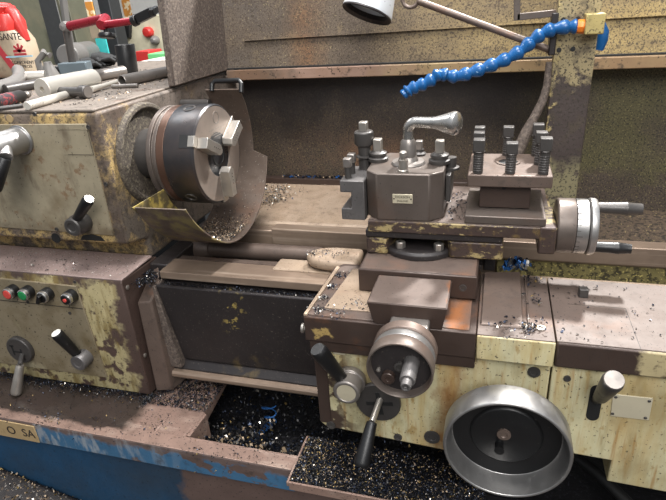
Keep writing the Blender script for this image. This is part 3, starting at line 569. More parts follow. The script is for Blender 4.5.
# apron left
mb = MB(); mb.prism([(.278,.876),(.278,.712),(.288,.703),(.47,.692),(.634,.680),(.634,.888),(.532,.888),(.532,.872),(.50,.870)], 'Y', -.296, -.18)
ap = mb.build('apron', M['cream'], t, .003)
MB().box(.278, .3, -.2975, -.19, .712, .876).build('apron_edge', M['bandbrown'], t, .003)
mb = MB(); mb.prism([(.636,.886),(.636,.735),(.683,.728),(.733,.726),(.732,.684),(1.35,.660),(1.35,.886)], 'Y', -.299, -.19)
mb.build('apron_cover', M['cream'], t, .002)
mb = MB(); mb.box(.531, .635, -.308, -.20, .888, .9285); mb.build('front_block', M['cream'], t, .002)
mb = MB(); mb.box(.6365, 1.35, -.3065, -.118, .888, .9285); mb.build('wing', M['wingband'], t, .003)
mb = MB(); mb.box(.6365, 1.35, -.304, -.119, .9275, .930); mb.build('wing_top', M['topiron'], t, .0008)
mb = MB(); mb.box(.531, .6345, -.306, -.119, .9275, .930); mb.build('block_top', M['topiron'], t, .0008)
mb = MB(); mb.box(.7385, .7392, -.303, -.20, .9298, .9302); mb.box(.66, .7385, -.2005, -.1998, .9298, .9302); mb.build('wing_seam', M['ink'], t, 0)
# sloping chip cover
mb = MB(); mb.hexa([(.534,-.283,.930),(.594,-.283,.930),(.594,-.125,.930),(.534,-.135,.930)],[(.536,-.281,.933),(.593,-.281,.933),(.592,-.127,.942),(.536,-.137,.942)])
mb.build('chip_cover', M['bare'], t, .001)
mb = MB(); mb.box(.5995, .6025, -.285, -.125, .930, .935); mb.build('cover_rail', M['bare'], t, .001)
c = atZ(544, 343, .93); MB().lathe([(.007,0),(.0065,.0025),(.003,.0025),(.003,.001)], (.617,-.277,.930), (0,0,1), 18).build('cap_screw', M['steel'], t, 0)
mb = MB(); mb.obox((.684,-.172,.937), (1,.05,0), (0,0,1), .013, .013, .014); mb.build('square_head_screw', M['oxide'], t, .001)
# apron details
for u, v, r in ((331,425,.008), (398,437,.007), (432,437,.013), (534,372,.009), (567,377,.005)):
    q = atY(u, v, -.297); mb = MB(); screw(mb, (q.x, -.2965 if q.x < .63 else -.2995, q.z), (0,-1,0), r, .002); mb.build('apron_screw', M['oxide'], t, 0)
q = atY(339, 349, -.297); mb = MB(); mb.box(q.x-.010, q.x+.010, -.298, -.296, q.z-.010, q.z+.010); mb.build('square_tag', M['plate'], t, .0004)
a, b = atY(613, 394, -.3), atY(648, 420, -.3)
pl = MB().prism([(a.x,a.z),(b.x,a.z+.001),(b.x+.001,b.z),(a.x+.002,b.z-.001)], 'Y', -.3008, -.2985).build('rating_plate', M['plate'], t, .0004)
for x in (a.x+.004, b.x-.004):
    for z in (a.z-.004, b.z+.004): mb = MB(); screw(mb, (x,-.3008,z), (0,-1,0), .0022, .0012, False); mb.build('rivet', M['oxide'], pl, 0)
mb = MB(); mb.tube([(.263,-.285,.895),(.275,-.285,.895)], .006, 12); mb.cyl((.258,-.285,.895),(.263,-.285,.895),.008); mb.build('lube_nipple', M['steel'], t, .001)
# half nut lever in a slot
x0, x1 = .689, .705
mb = MB(); pts = [(.697+.0085*math.cos(a), .852+.0085*math.sin(a)) for a in [PI*i/10 for i in range(11)]]+[(.697+.0085*math.cos(a), .806+.0085*math.sin(a)) for a in [PI+PI*i/10 for i in range(11)]]
mb.prism(pts, 'Y', -.3002, -.2985); lv = mb.build('half_nut_lever', M['blackrub'], t, 0)
q0, q1 = Vector((.699,-.30,.832)), atY(614, 380, -.365)
MB().cyl(Vector((.698,-.292,.828)), q0+(q1-q0)*.3, .006, .008, 14).build('stem', M['oxide'], lv, 0)
mb = MB(); grip(mb, q0+(q1-q0)*.22, q1, .0095, .0135); mb.build('lever_grip', M['oxide'], lv, 0)
MB().lathe([(.0125,0),(.0115,.002),(.0,.0028)], q1, q1-q0, 22).build('grip_cap', M['satin'], lv, 0)
# clamp lever at the left
c = Vector((atY(352,378,-.297).x, -.297, atY(352,378,-.297).z))
lv = MB().lathe([(.024,0),(.024,.012),(.0215,.013),(.0215,.036),(.020,.038),(.0165,.0385),(.016,.037),(0,.037)], c, (0,-1,0), 36).build('clamp_lever', M['satin'], t, .0008)
MB().lathe([(.0155,.0372),(0,.0376)], c, (0,-1,0), 28).build('hub_disc', M['plate'], lv, 0)
q0, q1 = c+Vector((-.008,-.022,.012)), atY(317, 349, -.345)
mb = MB(); grip(mb, q0, q1, .0095, .0135); mb.build('lever_grip', M['black'], lv, 0)
# cross gate lever
c = Vector((.383,-.297,.778))
lv = MB().lathe([(.037,0),(.037,.006),(.035,.0075),(0,.0075)], c, (0,-1,0), 40).build('feed_lever', M['oxide'], t, .0006)
mb = MB()
for a in (8, 98): 
    th = math.radians(a); mb.obox(c+Vector((.003,-.0076,.0)), (math.cos(th),0,math.sin(th)), (0,-1,0), .044, .007, .001)
mb.build('gate_slot', M['blackrub'], lv, 0)
q0, q1, q2 = c+Vector((.004,-.004,.008)), atY(372, 422, -.345), atY(361, 467, -.39)
MB().cyl(q0, q1, .0055, .005, 14).build('stem', M['steel'], lv, 0)
mb = MB(); grip(mb, q1, q2, .0085, .0125); mb.build('lever_grip', M['black'], lv, 0)
# carriage handwheel
c = Vector((.5785,-.297,.797))
hw = MB().lathe([(.026,0),(.026,.03),(.024,.034),(.02,.036),(.02,.050)], c, (0,-1,0), 36).build('carriage_handwheel', M['bandbrown'], t, .001)
MB().lathe([(.068,.048),(.083,.050),(.0853,.054),(.0853,.086),(.0842,.0895),(.0825,.0905),(.0803,.0895),(.0765,.062),(.0745,.057),(.068,.0565)], c, (0,-1,0), 80, caps=False).build('rim', M['alu'], hw, .0006)
MB().lathe([(.0,.046),(.072,.048),(.0745,.0555),(.0735,.0575),(.050,.0555),(.048,.0585),(.046,.0595),(.0,.0595)], c, (0,-1,0), 64).build('web', M['black'], hw, 0)
MB().lathe([(.0095,.058),(.0095,.062),(.005,.0622),(.004,.061),(0,.061)], c+Vector((-.003,0,.004)), (0,-1,0), 24).build('hub_screw', M['bare'], hw, 0)
MB().lathe([(.006,.058),(.006,.070),(.007,.073),(0,.074)], c+Vector((-.008,0,-.016)), (0,-1,0), 20).build('folded_handle', M['black'], hw, 0)
q = Vector((.579,-.297,.919))-Vector((0,0,.012)); mb = MB(); mb.tube([q+Vector((-.008,-.002,-.008)), q+Vector((-.008,-.002,.002)), q+Vector((-.004,-.002,.008)), q+Vector((.004,-.002,.008)), q+Vector((.008,-.002,.002)), q+Vector((.008,-.002,-.008))], .0008, 6)
mb.box(q.x-.0008, q.x+.0008, -.2985, -.297, q.z-.008, q.z+.003); mb.build('dial_mark', M['ink'], t, 0)

# ================================================================== CROSS SLIDE
t = thing('cross_slide', 'dark iron cross slide block lying across the carriage saddle', 'cross slide', (.432, -.05, .932))
mb = MB(); mb.prism([(.339,.9345),(.526,.9345),(.526,.9745),(.339,.9745)], 'Y', -.219, .10); mb.build('body', M['bandbrown'], t, .002)
mb = MB(); mb.box(.342, .523, -.216, .098, .9743, .9755); mb.build('top_face', M['topiron'], t, .0008)
MB().box(.533, .552, -.110, -.06, .931, .975).build('end_stop', M['darkoil'], t, .002)
MB().box(.524, .535, -.105, -.07, .938, .962).build('stop_bracket', M['darkoil'], t, .002)
mb = MB()
for x in (.478, .505): mb = MB(); screw(mb, (x,-.2188,.954), (0,-1,0), .006, .002); mb.build('gib_screw', M['oxide'], t, 0)
# cross slide handwheel with dial
c = Vector((.4335,-.326,.912))
hw = MB().lathe([(.030,0),(.0435,.002),(.0455,.004),(.0455,.020),(.0435,.0215)], c, (0,-1,0), 64).build('cross_handwheel', M['bare'], t, .0006)
mb = MB(); mb.lathe([(.03,.0215),(.0428,.022),(.0442,.024),(.0442,.037),(.030,.0375)], c, (0,-1,0), 64, caps=False); dl = mb.build('dial_ring', M['alu'], hw, .0004)
mb = MB(); mb.lathe([(.036,.0375),(.0445,.038),(.0458,.040),(.0458,.060),(.0448,.0618),(.0434,.0623),(.0424,.061),(.0412,.044)], c, (0,-1,0), 64, caps=False); mb.build('rim', M['bareblock'], hw, 0)
MB().lathe([(.0,.043),(.0414,.044),(.0414,.048),(.0,.0485)], c, (0,-1,0), 48).build('web', M['darkoil'], hw, 0)
MB().lathe([(.008,.034),(.008,.038),(.005,.0385),(.004,.036),(0,.036)], c+Vector((-.001,-.014,-.001)), (0,-1,0), 24).build('centre_screw', M['oxide'], hw, 0)
MB().lathe([(.0095,.034),(.0095,.042),(.0085,.043),(.004,.043),(.003,.041),(0,.041)], c+Vector((-.017,-.014,-.019)), (0,-1,0), 24).build('lock_screw', M['bandbrown'], hw, 0)
MB().lathe([(.003,.034),(.003,.038),(0,.039)], c+Vector((-.031,-.014,-.010)), (0,-1,0), 12).build('pin', M['steel'], hw, 0)
hb = c+Vector((.015,-.047,.008))
mb = MB(); mb.lathe([(.011,0),(.0115,.004),(.0105,.006),(.0105,.040),(.0095,.043)], hb, (0,-1,0), 28); mb.lathe([(.0070,.042),(.0070,.053),(.006,.055),(.004,.055),(.0035,.051),(0,.051)], hb, (0,-1,0), 20)
mb.build('crank_handle', M['holder'], hw, .0004)

# ================================================================== COMPOUND SLIDE
t = thing('compound_slide', 'yellow flaked compound slide under the two tool posts', 'compound slide', (.48, -.08, .968))
mb = MB()
mb.prism([(.341,-.163),(.375,-.163),(.392,-.120),(.462,-.120),(.480,-.163),(.562,-.160),(.562,.02),(.341,.02)], 'Z', .9765, 1.006)
mb.build('base', M['yellowpost'], t, .003)
mb = MB(); mb.lathe([(.066,0),(.066,.008),(.062,.012)], (.427,-.115,.976), (0,0,1), 48); mb.build('swivel_disc', M['darkoil'], t, .001)
for x in (.398, .461):
    MB().lathe([(.0085,0),(.0085,.012),(.007,.013)], (x,-.155,.986), (0,0,1), 6).build('clamp_bolt', M['steel'], t, .0008)
mb = MB(); mb.prism([(.341,-.165),(.375,-.165),(.56,-.163),(.56,.018),(.341,.018)], 'Z', 1.0075, 1.021); mb.build('dovetail', M['darkoil'], t, .002)
mb = MB(); mb.prism([(.346,-.168),(.620,-.166),(.634,-.160),(.634,-.02),(.625,.018),(.346,.018)], 'Z', 1.0185, 1.0385); mb.build('top_slide', M['yellowpost'], t, .002)
mb = MB(); mb.box(.348, .630, -.165, .016, 1.038, 1.0398); mb.build('slide_top_face', M['topiron'], t, .0006)
MB().box(.612, .637, -.168, -.075, .995, 1.040).build('end_plate', M['yellowpost'], t, .003)
c = Vector((.6375,-.122,1.026))
hw = MB().lathe([(.041,0),(.043,.002),(.043,.026),(.0425,.027)], c, (1,0,0), 56).build('ball_handwheel', M['bareblock'], t, .0008)
MB().lathe([(.035,.027),(.0425,.0275),(.0425,.0445),(.04,.045)], c, (1,0,0), 56).build('dial_ring', M['alu'], hw, .0006)
mb = MB()
for i in range(30):
    th = 2*PI*i/30; rd = Vector((0, math.cos(th), math.sin(th))); mb.obox(c+Vector((.030+(.0015 if i % 5 == 0 else 0),0,0))+rd*.0426, (1,0,0), rd, .006 if i % 5 else .009, .0007, .0006)
mb.build('dial_marks', M['ink'], hw, 0)
MB().lathe([(.030,.045),(.0425,.046),(.0445,.048),(.0445,.054),(.043,.057),(.038,.058),(.0,.058)], c, (1,0,0), 56).build('rim', M['alu'], hw, 0)
for dy, dz, col in ((.008, .029, 'oxide'), (-.006, -.031, 'black')):
    p0 = c+Vector((.057,dy,dz))
    mb = MB(); mb.lathe([(.008,0),(.0085,.004),(.0095,.03),(.0105,.042),(.0105,.044),(.0098,.045),(.0086,.063),(.008,.064),(0,.064)] if col == 'oxide' else [(.008,0),(.0085,.004),(.009,.022),(.0097,.036),(.0097,.038),(.009,.039),(.0075,.055),(0,.056)], p0, (1,-.03,0), 24)
    mb.build('handle', M[col], hw, 0)

# ================================================================== QUICK CHANGE TOOL POST
t = thing('quick_change_tool_post', 'chamfered steel quick change tool post with a cranked handle on top', 'tool post', (.404, -.105, 1.04))
poly = [(.362,-.166),(.446,-.166),(.466,-.146),(.466,-.06),(.448,-.040),(.362,-.040),(.342,-.06),(.342,-.146)]
MB().prism(poly, 'Z', 1.040, 1.118).build('body', M['bareblock'], t, .002)
pl = MB().box(.388, .420, -.1672, -.1658, 1.070, 1.0855).build('maker_plate', M['plate'], t, .0005)
text_mesh('plate_text', 'DICKSON', .0054, M['ink'], pl, (.404,-.1674,1.0808), (1,0,0), (0,0,1), .0001)
text_mesh('plate_text', 'ENGLAND', .0038, M['ink'], pl, (.404,-.1674,1.0742), (1,0,0), (0,0,1), .0001)
mb = MB()
for x in (.3905, .4175): mb = MB(); screw(mb, (x,-.1672,1.0778), (0,-1,0), .0013, .0006, False); mb.build('plate_rivet', M['ink'], pl, 0)
for (x, y) in ((.351,-.092), (.4545,-.100)):
    st = MB().lathe([(.017,0),(.0175,.002),(.0175,.006),(.0135,.008),(.0135,.010),(.015,.011),(.015,.0145),(.010,.017),(.009,.018)], (x,y,1.118), (0,0,1), 32).build('cam_stud', M['oxide'], t, 0)
    mb = MB(); mb.box(x-.0072, x+.0072, y-.0072, y+.0072, 1.134, 1.156); mb.build('square_end', M['steel'], st, .0018)
st = MB().lathe([(.011,0),(.012,.003),(.008,.006),(.008,.010)], (.415,-.052,1.118), (0,0,1), 24).build('cam_stud', M['oxide'], t, 0)
MB().box(.409,.421,-.058,-.046,1.127,1.143).build('square_end', M['satin'], st, .0015)
MB().lathe([(.0085,0),(.0085,.003),(.0072,.004),(.0072,.019),(.0035,.0195),(.0035,.024),(.006,.025),(.006,.031),(.004,.033),(0,.033)], (.4035,-.152,1.118), (0,0,1), 24).build('locating_pin', M['steel'], t, 0)
hd = MB().lathe([(.027,0),(.028,.001),(.026,.004),(.017,.005),(.015,.010),(.0135,.012),(.0135,.028),(.0125,.031),(.0125,.036),(.009,.041)], (.404,-.105,1.118), (0,0,1), 36).build('clamp_handle', M['satin'], t, 0)
pts = [(.404,-.105,1.153),(.404,-.105,1.170)]
for i in range(7):
    a = PI/2*i/6; pts.append((.404+.013*(1-math.cos(a)), -.105-.002*math.sin(a), 1.172+.014*math.sin(a)))
pts += [(.428,-.109,1.186),(.446,-.113,1.186)]
MB().tube(pts, [.0092]+[.0086]*(len(pts)-2)+[.0090], 18).build('cranked_arm', M['chrome'], hd, 0)
MB().lathe([(.0086,-.006),(.0100,.006),(.0145,.022),(.0178,.033),(.0183,.037),(.0172,.041),(.014,.0435),(.009,.0452),(.004,.046),(0,.0462)], (.445,-.113,1.186), (1,-.42,.06), 36).build('knob', M['chrome'], hd, 0)

# ================================================================== TOOL HOLDERS
t = thing('tool_holder', 'left C shaped tool holder hanging on the quick change post, slot empty', 'tool holder', (.316, -.13, 1.03), 'holders on the quick change tool post')
X0, X1, Y0, Y1 = .300, .3405, -.160, -.075
mb = MB(); mb.prism([(X0,1.035),(X1,1.035),(X1,1.103),(X0,1.103),(X0,1.083),(X0+.018,1.083),(X0+.018,1.055),(X0,1.055)], 'Y', Y0, Y1); mb.build('body', M['holder'], t, .0015)
for y in (-.145, -.118):
    mb = MB(); mb.cyl((.311,y,1.098), (.311,y,1.122), .0055, n=16); b = mb.build('clamp_screw', M['oxide'], t, 0)
    MB().box(.3045,.3175,y-.0065,y+.0065,1.122,1.137).build('square_head', M['satin'], b, .0015)
mb = MB(); mb.cyl((.327,-.09,1.10),(.327,-.09,1.145), .0105, n=20); mb.lathe([(.0125,0),(.0145,.002),(.0145,.004),(.01,.006)], (.327,-.09,1.122), (0,0,1), 24); b = mb.build('height_screw', M['oxide'], t, 0)
MB().lathe([(.0115,0),(.0155,.004),(.0165,.006),(.0165,.024),(.015,.026),(.009,.027)], (.327,-.09,1.142), (0,0,1), 28).build('knurled_nut', M['oxide'], b, .0005)
MB().box(.320,.334,-.097,-.083,1.168,1.184).build('square_end', M['steel'], b, .0018)
t = thing('tool_holder', 'right dark tool holder mostly hidden behind the chamfered quick change post', 'tool holder', (.48, -.105, 1.05), 'holders on the quick change tool post')
MB().prism([(.4670,1.060),(.475,1.060),(.475,1.105),(.4670,1.105)], 'Y', -.125, -.06).build('body', M['oxide'], t, .0015)
MB().lathe([(.014,0),(.014,.004),(.009,.005),(.009,.02)], (.4665+.0055,-.09,1.105), (0,0,1), 20).build('height_screw', M['oxide'], t, 0)

# ================================================================== FOUR WAY TOOL POST
t = thing('four_way_tool_post', 'square brown four way tool post with a ring of square headed bolts', 'tool post', (.564, -.08, 1.04))
MB().box(.501, .6205, -.1655, -.030, 1.0402, 1.053).build('base_plate', M['bareblock'], t, .0015)
MB().box(.521, .597, -.128, -.035, 1.054, 1.0925).build('neck', M['bandbrown'], t, .001)
mb = MB(); mb.box(.5015, .626, -.141, -.016, 1.092, 1.1115); mb.build('top_plate', M['bare'], t, .002)
mb = MB(); mb.lathe([(.015,0),(.0185,0),(.0195,.0012),(.019,.002),(.015,.002)], (.562,-.070,1.111), (0,0,1), 36, caps=False); mb.build('bore_ring', M['bare'], t, 0)
MB().lathe([(.015,0),(.015,.0012),(0,.0012)], (.562,-.070,1.111), (0,0,1), 28).build('bore', M['blackrub'], t, 0)
MB().lathe([(.003,0),(.003,.0008),(0,.001)], (.557,-.128,1.0875), (0,-1,0), 12).build('oil_hole', M['blackrub'], t, 0)
for (x, y, h) in ((.5165,-.130,.050), (.5645,-.129,.045), (.612,-.129,.052), (.5145,-.075,.048), (.609,-.078,.049), (.514,-.028,.046), (.5605,-.026,.046), (.607,-.027,.050)):
    r = .0076; h *= 1.06; z0 = 1.112; mb = MB(); mb.cyl((x,y,z0), (x,y,z0+h*.62), r, n=18)
    for k in range(7): mb.lathe([(r,0),(r+.0006,.0008),(r,.0016)], (x,y,z0+.004+k*.0038), (0,0,1), 16)
    b = mb.build('clamp_bolt', M['oxide'], t, 0)
    q = z0+h*.62; mb = MB(); mb.lathe([(.0098,0),(.0098,.002)], (x,y,q), (0,0,1), 18); mb.box(x-.0086, x+.0086, y-.0086, y+.0086, q+.002, z0+h); mb.build('square_head', M['oxide'], b, .0018)

# ================================================================== COLUMN, HOSE, RODS, LAMP
t = thing('rear_column', 'scraped ochre and black flat column standing behind the four way tool post', 'column', (.675, .215, .90))
MB().prism([(.638,.84),(.712,.84),(.712,1.46),(.638,1.46)], 'Y', .200, .222).build('strip', M['column'], t, .002)
MB().prism([(.615,.80),(.735,.80),(.716,.91),(.634,.91)], 'Y', .198, .224).build('foot', M['ochre'], t, .003)
mb = MB()
for u, v in ((563,20), (578,19), (559,50), (573,49)): q = atY(u, v, .2); MB().lathe([(.0045,0),(.0045,.001),(0,.0011)], (q.x,.2,q.z), (0,-1,0), 14).build('bolt_hole', M['blackrub'], t, 0)
MB().box(.628, .640, .19, .226, 1.247, 1.322).build('edge_clamp', M['darkoil'], t, .002)
MB().box(.684, .716, .165, .2005, 1.283, 1.318).build('valve_block', M['ochre'], t, .002)
# coolant hose
t = thing('coolant_hose', 'blue segmented coolant hose with orange collar reaching left from the column', 'hose', (.5, .17, 1.2))
hp = [(577,26.5,.182),(569,26.6,.182),(554,28.8,.18),(542,33.5,.178),(532,41,.175),(521.6,50.6,.17),(509,58,.165),(496,63.5,.16),(483,68.7,.155),(470,73,.15),(457,77,.147),(447,75.5,.145),(439.5,73.5,.143),(433.6,78.5,.14),(425,83.7,.135),(416.5,86.5,.13),(409,90,.125),(405.5,93,.123)]
P3 = [atY(*q) for q in hp]
for i in range(len(P3)-1):
    d = P3[i+1]-P3[i]; l = d.length
    MB().lathe([(.0080,-.002),(.0118,l*.06),(.0134,l*.20),(.0134,l*.36),(.0118,l*.62),(.0092,l*.86),(.0085,l+.003)], P3[i], d, 20).build('segment', M['hoseblue'], t, 0)
d = P3[-1]-P3[-2]; MB().lathe([(.0095,0),(.0105,.004),(.009,.007),(.007,.007),(.006,.0),(0,0)], P3[-1], d, 20).build('nozzle', M['hoseblue'], t, 0)
d = (P3[0]-P3[1]).normalized(); mb = MB(); mb.lathe([(.0105,-.001),(.0125,.002),(.0125,.010),(.0115,.011),(.0135,.012),(.0135,.016)], P3[0], d, 8); mb.build('collar', M['orange'], t, .0006)
a = P3[0]+d*.016; MB().cyl(a, (.6845, a.y, a.z), .006, n=12).build('stub', M['orange'], t, 0)
t = thing('air_line', 'short blue hose bulging behind the right edge of the column', 'hose', (.72, .24, 1.25))
q = [atY(601,24,.25), atY(603,32,.25), atY(602,40,.25), atY(599,50,.25)]
MB().tube(q, [.008,.011,.011,.008], 14).build('hose', M['hoseblue'], t, 0)
# grey cable
t = thing('grey_cable', 'grey cable sheath curving down from the column behind the tool post bolts', 'cable', (.61, .2, 1.02))
MB().tube([atY(549,62,.19), atY(547,85,.19), atY(543,100,.185), atY(534,118,.18), atY(527,131,.175), atY(522,142,.17), atY(516,158,.165), atY(508,180,.16)], [.006,.007,.008,.009,.011,.012,.011,.010], 14).build('sheath', M['rough'], t, 0)
# support rod
t = thing('support_rod', 'slim steel rod with ring end sloping to the column clamp', 'rod', (.5, .2, 1.25))
a, b = atY(418,1,.22), atY(553,51,.205)
MB().cyl(a, b, .0068, n=16).build('rod', M['bare'], t, 0)
mb = MB(); c = a+(a-b).normalized()*.016; u = (a-b).normalized(); w = u.cross(Vector((0,1,0))).normalized()
mb.tube([c+(u*math.cos(2*PI*i/20)+w*math.sin(2*PI*i/20))*.017 for i in range(21)], .004, 10); mb.build('ring', M['bare'], t, 0)
# bent flat frame
t = thing('flat_iron_bracket', 'square bent flat iron bracket fixed to the column top', 'bracket', (.6, .2, 1.31))
p0, p1, p2 = atY(517,-14,.2), atY(517,17,.2), atY(556,13,.2)
mb = MB(); mb.obox((p0+p1)/2, p1-p0, (0,-1,0), (p1-p0).length+.012, .012, .012); mb.obox((p1+p2)/2, p2-p1, (0,-1,0), (p2-p1).length, .012, .012); mb.build('flat_bar', M['bareblock'], t, .001)
# lamp
t = thing('work_lamp', 'silver hooded machine lamp hanging at the top of the splash guard', 'lamp', tuple(atY(368,10,.22)))
c = atY(367, 13, .22); ax = Vector((.30,.34,.89)).normalized()
MB().lathe([(.050,.003),(.0515,0),(.053,.001),(.0525,.006),(.048,.03),(.042,.06),(.036,.085),(.022,.10),(.022,.13),(0,.132),(0,.125),(.018,.124),(.018,.098),(.033,.084),(.045,.03)], c, ax, 48, caps=False).build('hood', M['lamp'], t, 0)
MB().lathe([(.0455,.012),(.046,.006),(.0525,.0005),(.0535,-.002),(.052,-.004),(.045,.002)], c, ax, 48, caps=False).build('rim', M['darkoil'], t, 0)
MB().lathe([(.012,.09),(.018,.07),(.024,.05),(.022,.032),(.012,.024),(0,.022)], c, ax, 24).build('bulb', M['white'], t, 0)
a = c+ax*.13
MB().tube([a, a+Vector((.02,.01,.05)), a+Vector((.05,.0,.12)), a+Vector((.06,-.03,.22)), a+Vector((.05,-.08,.30))], .009, 14).build('gooseneck', M['oxide'], t, 0)

# ================================================================== THINGS ON THE HEADSTOCK
ZT = 1.217
def rod(name, label, cat, p0, p1, r, mtl, bore=0, group=None):
    p0, p1 = Vector(p0), Vector(p1); d = p1-p0; l = d.length; mb = MB()
    if bore: mb.lathe([(bore,.002),(r-.001,0),(r,.001),(r,l-.001),(r-.001,l),(bore,l-.002)], p0, d, 32, caps=False)
    else: mb.lathe([(r-.001,0),(r,.001),(r,l-.001),(r-.001,l)], p0, d, 32)
    o = mb.build(name, mtl, None, 0); return tag(o, label, cat, group)
q0, q1 = atZ(42,89.5,ZT+.0225), atZ(94,79,ZT+.0225)
mb = MB(); d = q1-q0; l = d.length
mb.lathe([(.006,.008),(.006,0),(.0215,0),(.0225,.001),(.0225,l-.001),(.0215,l),(0,l)], q0, d, 40); tag(mb.build('steel_bar', M['brightbar'], None, 0), 'thick bright steel round bar with a drilled end on the headstock lid', 'bar')
# hammer / knurled bar with round head
t = thing('knurled_rod', 'thin knurled bright rod nearest the front edge of the headstock lid', 'rod', tuple(atZ(55,98,ZT)))
a, b = atZ(27,106,ZT+.0085), atZ(82,90.5,ZT+.0085)
MB().lathe([(.007,0),(.0085,.0015),(.0085,(b-a).length-.001),(.008,(b-a).length)], a, b-a, 24).build('shaft', M['brightbar'], t, 0)
d = (b-a).normalized(); mb = MB()
for i in range(9): mb.lathe([(.0084,0),(.0089,.0006),(.0084,.0012)], a+d*(.004+i*.004), d, 20)
mb.build('knurling', M['satin'], t, 0)
t = thing('hammer', 'small hammer with round steel face lying behind the knurled rod', 'hammer', tuple(atZ(70,95,ZT)))
a, b = atZ(88,92,ZT+.0135), atZ(50,91.5,ZT+.0135)
d = b-a; l = d.length
MB().lathe([(.0,-.0005),(.012,0),(.0135,.002),(.0135,.018),(.010,.022),(.010,l-.03),(.012,l-.012),(.009,l)], a, d, 32).build('head', M['oxide'], t, 0)
MB().lathe([(.0115,-.001),(0,-.0015)], a, d, 28).build('face', M['satin'], t, 0)
a, b = atZ(91,89.5,ZT+.0085), atZ(121,80.5,ZT+.0085)
MB().lathe([(.0065,0),(.007,.002),(.0055,.04),(.0055,(b-a).length)], a, b-a, 20).build('handle', M['brightbar'], t, 0)
a, b = atZ(121.5,81,ZT+.0135), atZ(174,70.5,ZT+.0135)
rod('steel_tube', 'grey hollow steel tube lying at the right of the headstock lid', 'tube', a, b, .0135, M['satin'], .0105)
rod('round_bar', 'short dull grey bar behind the thick bright bar on headstock lid', 'bar', atZ(92,76.5,ZT+.0145), atZ(124,71,ZT+.0145), .0145, M['satin'])
rod('punch', 'slim pointed punch lying under the hollow steel tube', 'punch', atZ(112,86.5,ZT+.005), atZ(138,85.5,ZT+.005), .0045, M['satin'])
rod('dark_bar', 'dark square looking bar behind the bent pipe on headstock lid', 'bar', atZ(5,89.5,ZT+.012), atZ(38,83.5,ZT+.012), .0115, M['oxide'])
rod('thin_rod', 'thin black rod at the front left edge of the headstock lid', 'rod', atZ(-12,110,ZT+.0045), atZ(23,105.5,ZT+.0045), .004, M['oxide'])
t = thing('bent_pipe', 'grey bent pipe end at the left edge on the headstock lid', 'pipe', tuple(atZ(10,84,ZT)))
mb = MB(); mb.tube([atZ(-25,93,ZT+.0165), atZ(-8,89,ZT+.0165), atZ(6,85.5,ZT+.0165), atZ(14,82.5,ZT+.018), atZ(18.5,79,ZT+.022), atZ(19.5,74,ZT+.030), atZ(18,70.5,ZT+.036)], .0155, 18); mb.build('pipe', M['grey'], t, 0)
t = thing('red_handled_tool', 'purple grey tool with a red printed grip at the left edge of headstock lid', 'tool', tuple(atZ(8,100,ZT)))
a, b = atZ(-14,104.5,ZT+.0125), atZ(23,95.5,ZT+.0125)
MB().lathe([(.011,0),(.0125,.003),(.0125,(b-a).length-.006),(.010,(b-a).length)], a, b-a, 24).build('grip', M['oxide'], t, 0)
d = (b-a); MB().lathe([(.0128,0),(.0129,.001),(.0129,d.length*.42),(.0128,d.length*.43)], a+d*.25, d, 24).build('print_band', M['printband'], t, 0)
MB().lathe([(.006,0),(.007,.004),(.004,.008),(.008,.011),(.006,.018),(0,.019)], b, d, 18).build('tip', M['steel'], t, 0)
# magnetic base with red arm
t = thing('indicator_stand', 'magnetic base stand with jointed red arms and black clamp on headstock lid', 'indicator stand', tuple(atZ(78,76,ZT)))
B = atZ(78,76.5,ZT); ax = Vector((.95,.30,0)).normalized()
MB().obox(B+Vector((0,0,.022)), ax, (0,0,1), .080, .045, .036).obox(B+Vector((0,0,.003)), ax, (0,0,1), .074, .04, .006).build('magnetic_base', M['magblue'], t, .003)
MB().lathe([(.012,0),(.012,.014),(.010,.016)], B-ax*.040+Vector((0,0,.022)), -ax, 20).build('switch_knob', M['black'], t, .001)
Yb = B.y
u0, u1 = atY(73.5,68,Yb), atY(66,27,Yb); u1b = atY(103,18.5,Yb-.02); u2 = atY(104,25,Yb-.045); u3 = atY(135,20.5,Yb-.05); u4 = atY(154,11,Yb-.05)
MB().tube([u0, u1], .0105, 14).build('post', M['oxide'], t, .001)
MB().lathe([(.0,-.017),(.011,-.013),(.016,0),(.011,.013),(0,.017)], u1, (0,-1,.2), 20).build('ball_joint', M['grey'], t, 0)
MB().tube([u1+(u1b-u1)*.1, u1+(u1b-u1)*.5, u1b], [.0125,.0115,.011], 14).build('arm', M['redgrip'], t, .001)
MB().cyl(u1b+Vector((0,.012,0)), u2+Vector((0,-.012,0)), .013, n=20).build('elbow', M['redgrip'], t, .001)
MB().tube([u2, u3], [.0105,.0085], 14).build('arm', M['redgrip'], t, .001)
k = atY(107,34.5,Yb-.045); MB().cyl(u2, k, .006, n=12).lathe([(.020,-.004),(.022,0),(.022,.006),(.018,.009)], k, (0,-.2,-1), 20).build('elbow_knob', M['black'], t, .001)
MB().cyl(u3-(u4-u3)*.12, u3+(u4-u3)*.12, .014, n=14).obox(u3+(u4-u3)*.55, u4-u3, (0,0,1), (u4-u3).length*.8, .02, .022).obox(u4, (0,1,.3), (0,0,1), .03, .012, .016).build('clip', M['black'], t, .002)
# black cup
b = atZ(129,75,ZT); top = atY(124.5,44.5,b.y)
o = MB().lathe([(.001,0),(.0245,0),(.026,.002),(.0265,(top-b).length-.002),(.0255,(top-b).length),(.0235,(top-b).length-.002),(.023,.004),(0,.004)], b, top-b, 36).build('black_cup', M['black'], None, 0)
tag(o, 'black cylindrical cup standing on the headstock lid right of the gloves', 'cup')
